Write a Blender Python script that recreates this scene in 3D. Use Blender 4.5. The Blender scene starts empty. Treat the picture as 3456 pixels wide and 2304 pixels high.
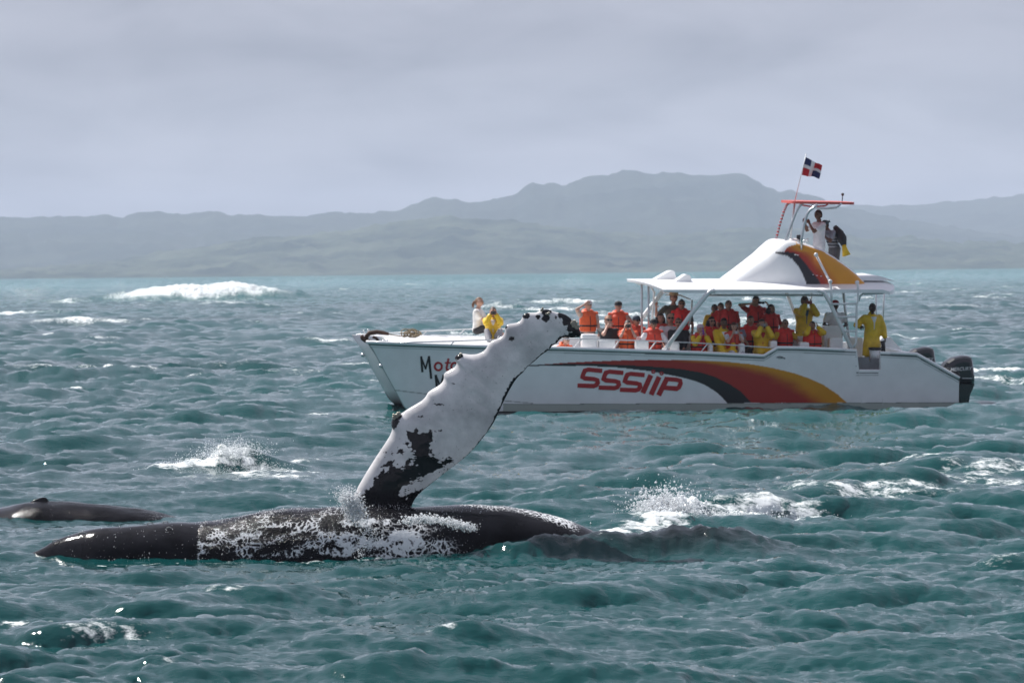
import bpy, bmesh, math, random
import numpy as np
from mathutils import Vector, Matrix, Quaternion

random.seed(7)
rng = np.random.default_rng(11)
SC = bpy.context.scene
COL = SC.collection
R = math.radians

# ------------------------------------------------------------------ camera, sky, sun, exposure
F = 13110.0                      # focal length in photo pixels (3456 px wide frame)
CAMH = 3.4
PITCH = math.atan((1152 - 912.5) / F)
ROLL = R(-0.60)
cam_d = bpy.data.cameras.new('camera')
cam = bpy.data.objects.new('camera', cam_d)
COL.objects.link(cam)
cam_d.sensor_width = 36.0
cam_d.lens = 36.0 * F / 3456
cam_d.clip_start = 0.5
cam_d.clip_end = 40000
CAMM = Matrix.Translation((0, 0, CAMH)) @ Matrix.Rotation(R(90) - PITCH, 4, 'X') @ Matrix.Rotation(ROLL, 4, 'Z')
cam.matrix_world = CAMM
cam_d.dof.use_dof = True
cam_d.dof.focus_distance = 47.0
cam_d.dof.aperture_fstop = 6.3
SC.camera = cam

SUN_EL, SUN_AZ = R(52), R(-42)   # azimuth from +Y (view direction) towards +X
SUN_DIR = Vector((math.sin(SUN_AZ) * math.cos(SUN_EL), math.cos(SUN_AZ) * math.cos(SUN_EL), math.sin(SUN_EL)))

world = bpy.data.worlds.new('World')
SC.world = world
world.use_nodes = True
nt = world.node_tree
nt.nodes.clear()
def N(t, typ, **kw):
    n = t.nodes.new(typ)
    for k, v in kw.items():
        setattr(n, k, v)
    return n
def math_node(t, op, a, b=None):
    n = N(t, 'ShaderNodeMath', operation=op)
    for i, v in enumerate((a, b)):
        if v is None: continue
        if isinstance(v, (int, float)): n.inputs[i].default_value = v
        else: t.links.new(v, n.inputs[i])
    return n.outputs[0]
out = N(nt, 'ShaderNodeOutputWorld')
bg = N(nt, 'ShaderNodeBackground')
bg.inputs['Strength'].default_value = 0.056
sky = N(nt, 'ShaderNodeTexSky')
sky.sky_type = 'NISHITA'
sky.sun_disc = False
sky.sun_elevation = SUN_EL
sky.sun_rotation = SUN_AZ
sky.air_density = 1.2
sky.dust_density = 2.0
tc = N(nt, 'ShaderNodeTexCoord')
sep = N(nt, 'ShaderNodeSeparateXYZ')
nt.links.new(tc.outputs['Generated'], sep.inputs[0])
zc = math_node(nt, 'ADD', math_node(nt, 'MAXIMUM', sep.outputs['Z'], 0.0), 0.045)
cx = math_node(nt, 'DIVIDE', sep.outputs['X'], zc)
cy = math_node(nt, 'DIVIDE', sep.outputs['Y'], zc)
comb = N(nt, 'ShaderNodeCombineXYZ')
nt.links.new(cx, comb.inputs[0]); nt.links.new(cy, comb.inputs[1])
comb.inputs[2].default_value = 5.3
cn = N(nt, 'ShaderNodeTexNoise')
cn.inputs['Scale'].default_value = 0.24
cn.inputs['Detail'].default_value = 6.0
cn.inputs['Roughness'].default_value = 0.5
cn.inputs['Distortion'].default_value = 0.3
nt.links.new(comb.outputs[0], cn.inputs['Vector'])
cr = N(nt, 'ShaderNodeValToRGB')
cr.color_ramp.elements[0].position = 0.38
cr.color_ramp.elements[0].color = (4.25, 4.45, 5.7, 1)
cr.color_ramp.elements[1].position = 0.62
cr.color_ramp.elements[1].color = (7.0, 7.15, 8.6, 1)
cmp_ = N(nt, 'ShaderNodeMapping'); cmp_.inputs['Scale'].default_value = (16, 16, 46)
nt.links.new(tc.outputs['Generated'], cmp_.inputs['Vector'])
cn2 = N(nt, 'ShaderNodeTexNoise'); cn2.inputs['Scale'].default_value = 1.0; cn2.inputs['Detail'].default_value = 5.0; cn2.inputs['Distortion'].default_value = 0.5
nt.links.new(cmp_.outputs[0], cn2.inputs['Vector'])
csum = math_node(nt, 'ADD', math_node(nt, 'MULTIPLY', cn.outputs['Fac'], 0.5), math_node(nt, 'MULTIPLY', cn2.outputs['Fac'], 0.5))
nt.links.new(csum, cr.inputs['Fac'])
cm = N(nt, 'ShaderNodeMix', data_type='RGBA')
cm.inputs['Factor'].default_value = 0.88
nt.links.new(sky.outputs[0], cm.inputs['A'])
nt.links.new(cr.outputs['Color'], cm.inputs['B'])
nt.links.new(cm.outputs['Result'], bg.inputs['Color'])
nt.links.new(bg.outputs[0], out.inputs['Surface'])

sun_d = bpy.data.lights.new('sun', 'SUN')
sun_d.energy = 5.0
sun_d.angle = R(0.53)
sun_d.color = (1.0, 0.97, 0.93)
sun = bpy.data.objects.new('sun', sun_d)
sun.rotation_euler = (-SUN_DIR).to_track_quat('-Z', 'Y').to_euler()
COL.objects.link(sun)

SC.view_settings.view_transform = 'Standard'
SC.view_settings.look = 'None'
SC.view_settings.exposure = 0.45
SC.view_settings.gamma = 1.0
SC.view_settings.use_curve_mapping = False
SC.render.engine = 'CYCLES'
SC.cycles.use_denoising = True
SC.cycles.max_bounces = 6
SC.cycles.volume_bounces = 1
SC.cycles.sample_clamp_indirect = 4.0
SC.cycles.caustics_reflective = False
SC.cycles.caustics_refractive = False

# ------------------------------------------------------------------ helpers
def ray(px, py):
    d = Vector(((px - 1728) / F, -(py - 1152) / F, -1.0))
    return (CAMM.to_3x3() @ d)
def W(px, py, Y):
    """World point seen at photo pixel (px, py) at distance Y along the view."""
    d = ray(px, py)
    t = Y / d.y
    return Vector((0, 0, CAMH)) + d * t
def V(x, y, Y):
    return W(x * 1.46939, y * 1.46939, Y)

def tag(o, label=None, cat=None, group=None, kind=None):
    if label: o['label'] = label
    if cat: o['category'] = cat
    if group: o['group'] = group
    if kind: o['kind'] = kind
    return o
def link(name, me, mats=None, parent=None, smooth=True):
    o = bpy.data.objects.new(name, me)
    COL.objects.link(o)
    if mats is not None:
        for m in (mats if isinstance(mats, (list, tuple)) else [mats]):
            me.materials.append(m)
    if parent is not None: o.parent = parent
    if smooth and len(me.polygons):
        me.polygons.foreach_set('use_smooth', np.ones(len(me.polygons), bool))
    return o
def empty(name, mat):
    o = bpy.data.objects.new(name, None)
    o.empty_display_size = 0.2
    COL.objects.link(o)
    o.matrix_world = mat
    return o
def grid_mesh(name, P, wrap_u=False, wrap_v=False, attrs=None, cols=None):
    """P: (nu, nv, 3) array of points -> quad mesh."""
    P = np.asarray(P, dtype=np.float64)
    nu, nv = P.shape[:2]
    I = np.arange(nu * nv).reshape(nu, nv)
    iu = np.arange(nu if wrap_u else nu - 1)
    iv = np.arange(nv if wrap_v else nv - 1)
    a = I[iu][:, iv]; b = I[(iu + 1) % nu][:, iv]
    c = I[(iu + 1) % nu][:, (iv + 1) % nv]; d = I[iu][:, (iv + 1) % nv]
    q = np.stack([a, b, c, d], -1).reshape(-1, 4)
    me = bpy.data.meshes.new(name)
    me.vertices.add(nu * nv)
    me.vertices.foreach_set('co', P.reshape(-1).astype(np.float32))
    me.loops.add(len(q) * 4)
    me.loops.foreach_set('vertex_index', q.reshape(-1).astype(np.int32))
    me.polygons.add(len(q))
    me.polygons.foreach_set('loop_start', (np.arange(len(q)) * 4).astype(np.int32))
    me.update(calc_edges=True)
    for k, v in (attrs or {}).items():
        at = me.attributes.new(k, 'FLOAT', 'POINT')
        at.data.foreach_set('value', np.asarray(v, dtype=np.float32).reshape(-1))
    if cols is not None:
        at = me.attributes.new('paint', 'FLOAT_COLOR', 'POINT')
        c4 = np.ones((nu * nv, 4), np.float32); c4[:, :3] = np.asarray(cols).reshape(-1, 3)
        at.data.foreach_set('color', c4.reshape(-1))
    return me
def bm_mesh(name, bm):
    bmesh.ops.recalc_face_normals(bm, faces=bm.faces)
    me = bpy.data.meshes.new(name)
    bm.to_mesh(me); bm.free()
    return me
def smoothstep(a, b, x):
    t = np.clip((x - a) / (b - a), 0, 1)
    return t * t * (3 - 2 * t)
_perm = rng.random((256, 256))
def vnoise(x, y):
    x = np.asarray(x, float); y = np.asarray(y, float)
    xi = np.floor(x).astype(int); yi = np.floor(y).astype(int)
    fx = x - xi; fy = y - yi
    fx = fx * fx * (3 - 2 * fx); fy = fy * fy * (3 - 2 * fy)
    g = lambda a, b: _perm[a & 255, b & 255]
    return (g(xi, yi) * (1 - fx) + g(xi + 1, yi) * fx) * (1 - fy) + (g(xi, yi + 1) * (1 - fx) + g(xi + 1, yi + 1) * fx) * fy
def fbm(x, y, o=5, rough=0.5, lac=2.03):
    s = 0; a = 1; t = 0
    for i in range(o):
        s = s + a * vnoise(x + 17.3 * i, y + 9.1 * i); t += a
        a *= rough; x = x * lac; y = y * lac
    return s / t

# bmesh builders
def add_tube(bm, pts, r, seg=8, caps=True, rr=None, mi=0):
    pts = [Vector(p) for p in pts]
    n = len(pts)
    rings = []
    up = Vector((0, 0, 1))
    prev = None
    for i, p in enumerate(pts):
        d = (pts[min(i + 1, n - 1)] - pts[max(i - 1, 0)]).normalized()
        if prev is None:
            a = d.cross(up)
            if a.length < 1e-3: a = d.cross(Vector((1, 0, 0)))
        else:
            a = prev - d * prev.dot(d)
        a.normalize(); prev = a
        b = d.cross(a)
        ri = rr[i] if rr else r
        rings.append([bm.verts.new(p + (a * math.cos(t) + b * math.sin(t)) * ri) for t in [2 * math.pi * k / seg for k in range(seg)]])
    fs = []
    for i in range(n - 1):
        for k in range(seg):
            fs.append(bm.faces.new((rings[i][k], rings[i][(k + 1) % seg], rings[i + 1][(k + 1) % seg], rings[i + 1][k])))
    if caps:
        fs.append(bm.faces.new(rings[0][::-1])); fs.append(bm.faces.new(rings[-1]))
    for f in fs: f.material_index = mi
    return rings
def add_box(bm, c, s, rot=None, bevel=0.0, mi=0):
    r = bmesh.ops.create_cube(bm, size=1.0)
    vs = r['verts']
    M = Matrix.Translation(c) @ (rot.to_4x4() if rot else Matrix.Identity(4)) @ Matrix.Diagonal((s[0], s[1], s[2], 1))
    bmesh.ops.transform(bm, matrix=M, verts=vs)
    fs = {f for v in vs for f in v.link_faces}
    for f in fs: f.material_index = mi
    if bevel:
        es = list({e for v in vs for e in v.link_edges})
        bmesh.ops.bevel(bm, geom=es, offset=bevel, segments=2, affect='EDGES', profile=0.6)
    return vs
def add_ball(bm, c, r, sub=2, scale=(1, 1, 1), rot=None, mi=0):
    g = bmesh.ops.create_icosphere(bm, subdivisions=sub, radius=1.0)
    M = Matrix.Translation(c) @ (rot.to_4x4() if rot else Matrix.Identity(4)) @ Matrix.Diagonal((r * scale[0], r * scale[1], r * scale[2], 1))
    bmesh.ops.transform(bm, matrix=M, verts=g['verts'])
    for v in g['verts']:
        for f in v.link_faces: f.material_index = mi
    return g['verts']
def add_lathe(bm, prof, c=(0, 0, 0), seg=20, rot=None, mi=0, caps=True):
    M = Matrix.Translation(c) @ (rot.to_4x4() if rot else Matrix.Identity(4))
    rings = []
    for (r, z) in prof:
        rings.append([bm.verts.new(M @ Vector((r * math.cos(2 * math.pi * k / seg), r * math.sin(2 * math.pi * k / seg), z))) for k in range(seg)])
    for i in range(len(prof) - 1):
        for k in range(seg):
            f = bm.faces.new((rings[i][k], rings[i][(k + 1) % seg], rings[i + 1][(k + 1) % seg], rings[i + 1][k])); f.material_index = mi
    if caps:
        f = bm.faces.new(rings[0][::-1]); f.material_index = mi
        f = bm.faces.new(rings[-1]); f.material_index = mi

# ------------------------------------------------------------------ materials
_mats = {}
def mat(name, col, rough=0.5, metal=0.0, var=0.12, nscale=6.0, bump=0.0, bscale=40.0, coat=0.0, spec=0.5, vcol=False):
    key = (name, tuple(col), rough)
    if key in _mats: return _mats[key]
    m = bpy.data.materials.new(name); m.use_nodes = True
    t = m.node_tree
    b = t.nodes['Principled BSDF']
    b.inputs['Roughness'].default_value = rough
    b.inputs['Metallic'].default_value = metal
    b.inputs['Specular IOR Level'].default_value = spec
    b.inputs['Coat Weight'].default_value = coat
    co = N(t, 'ShaderNodeTexCoord')
    no = N(t, 'ShaderNodeTexNoise')
    no.inputs['Scale'].default_value = nscale
    no.inputs['Detail'].default_value = 5.0
    t.links.new(co.outputs['Object'], no.inputs['Vector'])
    mr = N(t, 'ShaderNodeMapRange')
    mr.inputs['From Min'].default_value = 0.3; mr.inputs['From Max'].default_value = 0.7
    mr.inputs['To Min'].default_value = 1 - var; mr.inputs['To Max'].default_value = 1 + var * 0.5
    t.links.new(no.outputs['Fac'], mr.inputs['Value'])
    mx = N(t, 'ShaderNodeMix', data_type='RGBA', blend_type='MULTIPLY')
    mx.inputs['Factor'].default_value = 1.0
    if vcol:
        at = N(t, 'ShaderNodeAttribute', attribute_name='paint')
        t.links.new(at.outputs['Color'], mx.inputs['A'])
    else:
        mx.inputs['A'].default_value = (*col, 1)
    t.links.new(mr.outputs[0], mx.inputs['B'])
    t.links.new(mx.outputs['Result'], b.inputs['Base Color'])
    if bump:
        n2 = N(t, 'ShaderNodeTexNoise'); n2.inputs['Scale'].default_value = bscale; n2.inputs['Detail'].default_value = 4
        t.links.new(co.outputs['Object'], n2.inputs['Vector'])
        bp = N(t, 'ShaderNodeBump'); bp.inputs['Strength'].default_value = bump; bp.inputs['Distance'].default_value = 0.02
        t.links.new(n2.outputs['Fac'], bp.inputs['Height'])
        t.links.new(bp.outputs['Normal'], b.inputs['Normal'])
    _mats[key] = m
    return m
# ------------------------------------------------------------------ sea
def ocean_tile(L, n, lmin, lmax, rms, wind, spread, seed, peak, slope=3.7, skew=0.0):
    """FFT wave tile: height and horizontal displacement for wavelengths lmin..lmax."""
    r = np.random.default_rng(seed)
    k1 = 2 * np.pi * np.fft.fftfreq(n, L / n)
    kx, ky = np.meshgrid(k1, k1, indexing='ij')
    k = np.hypot(kx, ky); k[0, 0] = 1
    kp = 2 * np.pi / peak
    S = k ** -slope * np.exp(-1.1 * (kp / k) ** 2)
    c = (kx * math.cos(wind) + ky * math.sin(wind)) / k
    S *= np.where(c > 0, c, 0.25 * -c) ** spread + 0.03
    lam = 2 * np.pi / k
    S *= smoothstep(lmin, lmin * 1.5, lam) * (1 - smoothstep(lmax * 0.7, lmax, lam))
    S[0, 0] = 0
    A = np.sqrt(S) * (r.normal(size=(n, n)) + 1j * r.normal(size=(n, n)))
    h = np.fft.ifft2(A).real
    dx = np.fft.ifft2(-1j * A * kx / k).real
    dy = np.fft.ifft2(-1j * A * ky / k).real
    s = rms / h.std()
    if skew:        # flat troughs, sparse steep crests
        q = h / h.std()
        q = np.where(q > 0, 2.6 * np.tanh(q / 2.6), q)
        h2 = (np.exp(skew * q) - 1) / skew
        h = (h2 - h2.mean()) * h.std() / h2.std()
    return np.stack([h, dx, dy], -1) * s
def sample_tile(T, L, x, y, ang):
    n = T.shape[0]
    c, s = math.cos(ang), math.sin(ang)
    u = (x * c + y * s) / L * n; v = (-x * s + y * c) / L * n
    ui = np.floor(u).astype(np.int64); vi = np.floor(v).astype(np.int64)
    fu = (u - ui)[..., None]; fv = (v - vi)[..., None]
    g = lambda a, b: T[a % n, b % n]
    r = (g(ui, vi) * (1 - fu) + g(ui + 1, vi) * fu) * (1 - fv) + (g(ui, vi + 1) * (1 - fu) + g(ui + 1, vi + 1) * fu) * fv
    h = r[..., 0]
    dx = r[..., 1] * c - r[..., 2] * s
    dy = r[..., 1] * s + r[..., 2] * c
    return h, dx, dy
WIND = R(-75)
TA = (ocean_tile(97, 1024, 0.42, 9.0, 0.080, WIND, 2.4, 3, 3.8, 3.75, 0.32), 97, 0.0)
TB = (ocean_tile(310, 256, 6.0, 45.0, 0.085, WIND + 0.3, 3.0, 5, 16.0), 310, 0.21)
TC = (ocean_tile(19, 512, 0.055, 0.8, 0.0125, WIND - 0.3, 1.3, 8, 0.38, 3.1), 19, -0.17)

# breaking crests and foam: (view px, view py, depth, length m, width m, height m, slant, foam)
def sea_xy(vx, vy, Y):
    p = V(vx, vy, Y)
    return p.x, Y
CRESTS = []
def crest(vx, Y, length, width, height, slant=0.0, foam=1.0):
    x = V(vx, 640, Y).x
    CRESTS.append((x, Y, length, width, height, slant, foam))
crest(470, 505, 12.5, 8.0, 1.05, 0.3, 1.35)
crest(400, 503, 11.0, 6.0, 0.8, 0.2, 1.35)
crest(550, 507, 9.0, 6.0, 0.7, 0.3, 1.25)
crest(535, 66.4, 0.42, 0.55, 0.22, 0.1, 1.4)
crest(465, 66.1, 0.50, 0.45, 0.13, 0.35, 1.4)
crest(400, 65.8, 0.50, 0.36, 0.08, 0.3, 1.35)
crest(345, 65.6, 0.35, 0.22, 0.04, 0.3, 1.15)
crest(610, 65.9, 0.55, 0.50, 0.10, -0.25, 1.25)
crest(680, 65.2, 0.45, 0.36, 0.05, -0.3, 1.25)
crest(560, 64.6, 0.7, 0.7, 0.02, -0.2, 1.1)
crest(640, 64.0, 0.7, 0.6, 0.02, -0.3, 1.05)
crest(480, 64.6, 0.5, 0.5, 0.02, 0.1, 1.0)
crest(690, 67.6, 0.45, 0.4, 0.06, 0.4, 1.05)
crest(200, 136, 4.2, 1.5, 0.30, 0.0, 1.05)
crest(160, 124, 5.0, 1.5, 0.30, 0.0, 0.55)
crest(560, 138, 3.0, 1.2, 0.32, 0.0, 0.85)
crest(690, 128, 3.0, 1.2, 0.26, -0.1, 0.75)
crest(190, 260, 4.5, 2.5, 0.45, 0.3, 1.2)
crest(40, 330, 6.0, 3.0, 0.5, 0.1, 1.2)
crest(160, 470, 5.0, 3.0, 0.5, 0.0, 1.1)
crest(1290, 380, 6.0, 3.5, 0.5, 0.1, 1.25)
crest(1140, 340, 3.0, 2.5, 0.4, 0.1, 1.1)
crest(1430, 260, 5.0, 2.5, 0.4, 0.1, 1.1)
crest(1620, 215, 4.0, 2.0, 0.4, 0.1, 1.1)
crest(1790, 215, 4.0, 2.0, 0.4, 0.1, 1.1)
crest(1530, 240, 3.0, 2.0, 0.3, 0.1, 1.0)
crest(2310, 112, 2.2, 1.2, 0.12, 0.1, 1.1)
crest(2180, 300, 5.0, 3.0, 0.4, 0.1, 1.0)
crest(2290, 420, 6.0, 3.0, 0.4, 0.1, 1.0)
# foam trail right of the whale
crest(1535, 51.2, 0.36, 0.36, 0.26, 0.0, 1.5)
crest(1580, 51.4, 0.45, 0.4, 0.12, 0.0, 1.3)
crest(1500, 50.2, 0.45, 0.5, 0.05, 0.0, 1.45)
crest(1630, 50.8, 0.6, 0.5, 0.06, 0.0, 1.4)
crest(1350, 47.9, 0.5, 0.35, 0.04, 0.0, 1.4)
crest(1700, 52.6, 0.9, 0.5, 0.05, 0.15, 1.12)
crest(1790, 54.0, 0.8, 0.45, 0.06, 0.2, 1.12)
crest(1860, 51.2, 0.7, 0.4, 0.04, 0.0, 1.0)
crest(1400, 48.6, 0.7, 0.5, 0.05, 0.0, 1.25)
crest(1300, 48.2, 0.6, 0.35, 0.03, 0.0, 1.2)
crest(1470, 49.6, 0.6, 0.6, 0.06, 0.0, 1.3)
crest(1640, 52.0, 0.8, 0.6, 0.12, 0.1, 1.25)
crest(1760, 52.8, 0.9, 0.5, 0.10, 0.15, 1.2)
crest(2000, 56.5, 1.2, 0.7, 0.05, 0.15, 0.95)
crest(2130, 60.0, 1.4, 0.9, 0.06, 0.2, 1.0)
crest(2270, 62.0, 1.4, 0.9, 0.08, 0.1, 1.05)
crest(2080, 64.0, 1.0, 0.6, 0.1, 0.1, 1.1)
crest(1960, 55.0, 1.0, 0.5, 0.04, 0.2, 1.1)
crest(2060, 58.5, 1.0, 0.6, 0.04, 0.2, 1.15)
crest(2210, 57.0, 1.2, 0.5, 0.04, 0.2, 1.05)
crest(2330, 59.5, 1.0, 0.6, 0.04, 0.1, 1.15)
crest(1870, 56.5, 0.7, 0.4, 0.03, 0.2, 1.1)
crest(1925, 68.0, 0.5, 0.5, 0.12, 0.1, 0.95)
crest(360, 32.6, 0.35, 0.3, 0.10, 0.1, 0.60)
crest(1610, 46.5, 1.05, 0.50, 0.33, 0.0, 0.0)
crest(1400, 46.3, 0.9, 0.40, 0.10, 0.0, 0.0)
crest(1160, 46.0, 0.55, 0.34, 0.13, 0.0, 0.0)
crest(1290, 46.2, 0.7, 0.38, 0.17, 0.0, 0.0)
crest(1010, 45.9, 0.5, 0.26, 0.04, 0.0, 0.0)
crest(960, 32.2, 1.3, 0.4, 0.16, 0.0, 0.0)
crest(1500, 32.3, 1.0, 0.4, 0.14, 0.0, 0.0)
crest(1960, 41.8, 0.6, 0.45, 0.10, 0.1, 0.25)
crest(590, 92.0, 1.4, 0.8, 0.30, 0.0, 0.0)
crest(430, 88.0, 2.4, 0.9, 0.22, 0.2, 0.0)
rw = np.random.default_rng(5)
for vx_ in range(180, 960, 62):          # thin wash where the water laps the whale
    crest(vx_ + rw.normal() * 14, 46.12 + 0.05 * rw.normal(), 0.22 + 0.14 * rw.random(), 0.10, 0.0, rw.normal() * 0.1, 0.85 + 0.3 * rw.random())
for k_ in range(11):                      # and along the near hull
    CRESTS.append((-4.6 + k_ * 1.28 + rw.normal() * 0.3, 94.35 + 0.145 * (k_ - 5) + rw.normal() * 0.15, 0.5 + 0.5 * rw.random(), 0.35, 0.02, 0.1, 0.8 + 0.35 * rw.random()))
rc = np.random.default_rng(21)
for i in range(260):
    Y = 110 * math.exp(rc.random() * 2.9)
    x = (rc.random() * 2 - 1) * 0.2 * Y
    L = (0.6 + 2.2 * rc.random() ** 2) * (Y / 150) ** 0.45
    CRESTS.append((x, Y, L, L * 0.45, 0.10 * L ** 0.7, rc.normal() * 0.2, 1.0 + 0.45 * rc.random()))
for i in range(46):
    Y = 34 * math.exp(rc.random() * 1.3)
    x = (rc.random() * 2 - 1) * 0.15 * Y
    L = 0.25 + 0.5 * rc.random()
    CRESTS.append((x, Y, L, L * 0.5, 0.05, rc.normal() * 0.2, 0.6 + 0.42 * rc.random()))

def sea_fields(x, y, sp=None):
    """Displaced position and foam for undisturbed sea points (x, y)."""
    hA, xA, yA = sample_tile(*TA[:2], x, y, TA[2])
    hB, xB, yB = sample_tile(*TB[:2], x, y, TB[2])
    hC, xC, yC = sample_tile(*TC[:2], x, y, TC[2])
    fC = 1 - smoothstep(110, 220, y)
    patch = 0.38 + 1.25 * fbm(x * 0.16 + 5, y * 0.07 + 3, 3)
    calm = 1 - 0.72 * np.exp(-(((x + 1.2) / 5.0) ** 2 + ((y - 46.6) / 2.6) ** 2))
    calm = calm * (1 - 0.55 * np.exp(-(((x - 3.5) / 7.5) ** 2 + ((y - 95) / 5.0) ** 4)))
    calm = calm * (1 - 0.7 * np.exp(-(((x + 6.1) / 3.4) ** 2 + ((y - 53.8) / 4.0) ** 2)))
    calm = calm * (1 - 0.62 * np.exp(-(((x + 4.6) / 2.4) ** 4 + ((y - 62.3) / 3.4) ** 4)))
    near = 0.75 + 0.25 * smoothstep(35, 60, y)
    z = (hA * patch * near + hB) * calm + hC * fC * patch - 0.095 * np.exp(-(((x + 6.1) / 2.8) ** 4 + ((y - 53.8) / 3.2) ** 4)) - 0.10 * np.exp(-(((x - 4.0) / 9.0) ** 4 + ((y - 93.5) / 5.0) ** 4))
    ch = 1.2
    X = x + ch * ((xA * patch * near + xB) * calm + xC * fC * patch)
    Y = y + ch * ((yA * patch * near + yB) * calm + yC * fC * patch)
    Y = Y - 0.40 * np.clip(hA * patch * calm, 0, 1)          # crests lean downwind
    foam = smoothstep(0.25, 0.5, hA * patch) * 0.45 * smoothstep(60, 140, y)
    zf = np.zeros_like(x)
    for (px, py, L, w, h, sl, fo) in CRESTS:
        m = (np.abs(x - px) < 3.2 * L) & (np.abs(y - py) < 3.2 * (w + abs(sl) * L))
        if not m.any(): continue
        u = (x[m] - px) / L
        v = (y[m] - py - sl * (x[m] - px)) / w
        wob = 0.7 * (fbm(x[m] * 2.2 / L + px, y[m] * 0.8 / w, 4) - 0.5)
        v = v + wob * 1.6
        g = np.exp(-np.abs(u) ** 2.6) 
        # steeper on the near side
        prof = np.where(v < 0, np.exp(-(v / 0.75) ** 2), np.exp(-(v / 1.35) ** 2))
        lump = 0.72 + 0.56 * fbm(x[m] * 6 / max(L, 0.5) ** 0.6, y[m] * 6 / max(L, 0.5) ** 0.6, 4)
        zf[m] += h * g * prof * lump
        ff = fo * np.exp(-np.abs(u) ** 3) * np.exp(-np.abs((v + 0.25) / 0.95) ** 3)
        foam[m] = np.maximum(foam[m], ff * (0.55 + 0.75 * fbm(x[m] * 3 / L ** 0.5, y[m] * 2.2 / L ** 0.5 + 7, 5)))
    return X, Y, z + zf, foam

rows = []
yy = 23.0
while yy < 8300:
    rows.append(yy)
    k = 0.0023 if yy < 62 else (0.0037 if yy < 320 else 0.0037 + 0.010 * min(1, (yy - 320) / 1500))
    yy *= 1 + k
rows = np.array(rows)
cin = np.linspace(-0.150, 0.150, 560)
st = 0.150 * (1.075 ** np.arange(1, 26))
cols = np.concatenate([-st[::-1], cin, st])
gy, gc = np.meshgrid(rows, cols, indexing='ij')
gx = gc * gy
SX, SY, SZ, SF = sea_fields(gx, gy)
fade = 1 - smoothstep(2500, 5000, gy)
xw = lambda v: V(v, 640, 47.0).x
WB = np.exp(-np.abs((gx - xw(1400)) / (xw(1850) - xw(1400))) ** 4) * np.exp(-np.abs((gy - 46.9) / 0.95) ** 4)
WB = WB * (0.75 + 0.7 * (fbm(gx * 1.3, gy * 0.9, 4) - 0.35))
sea_me = grid_mesh('sea', np.stack([SX, SY, SZ * (0.35 + 0.65 * fade)], -1), attrs={'foam': SF, 'whale_below': WB})
def sea_z(x, y):
    a = np.array([[float(x)]]); b = np.array([[float(y)]])
    return float(sea_fields(a, b)[2][0, 0])

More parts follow.
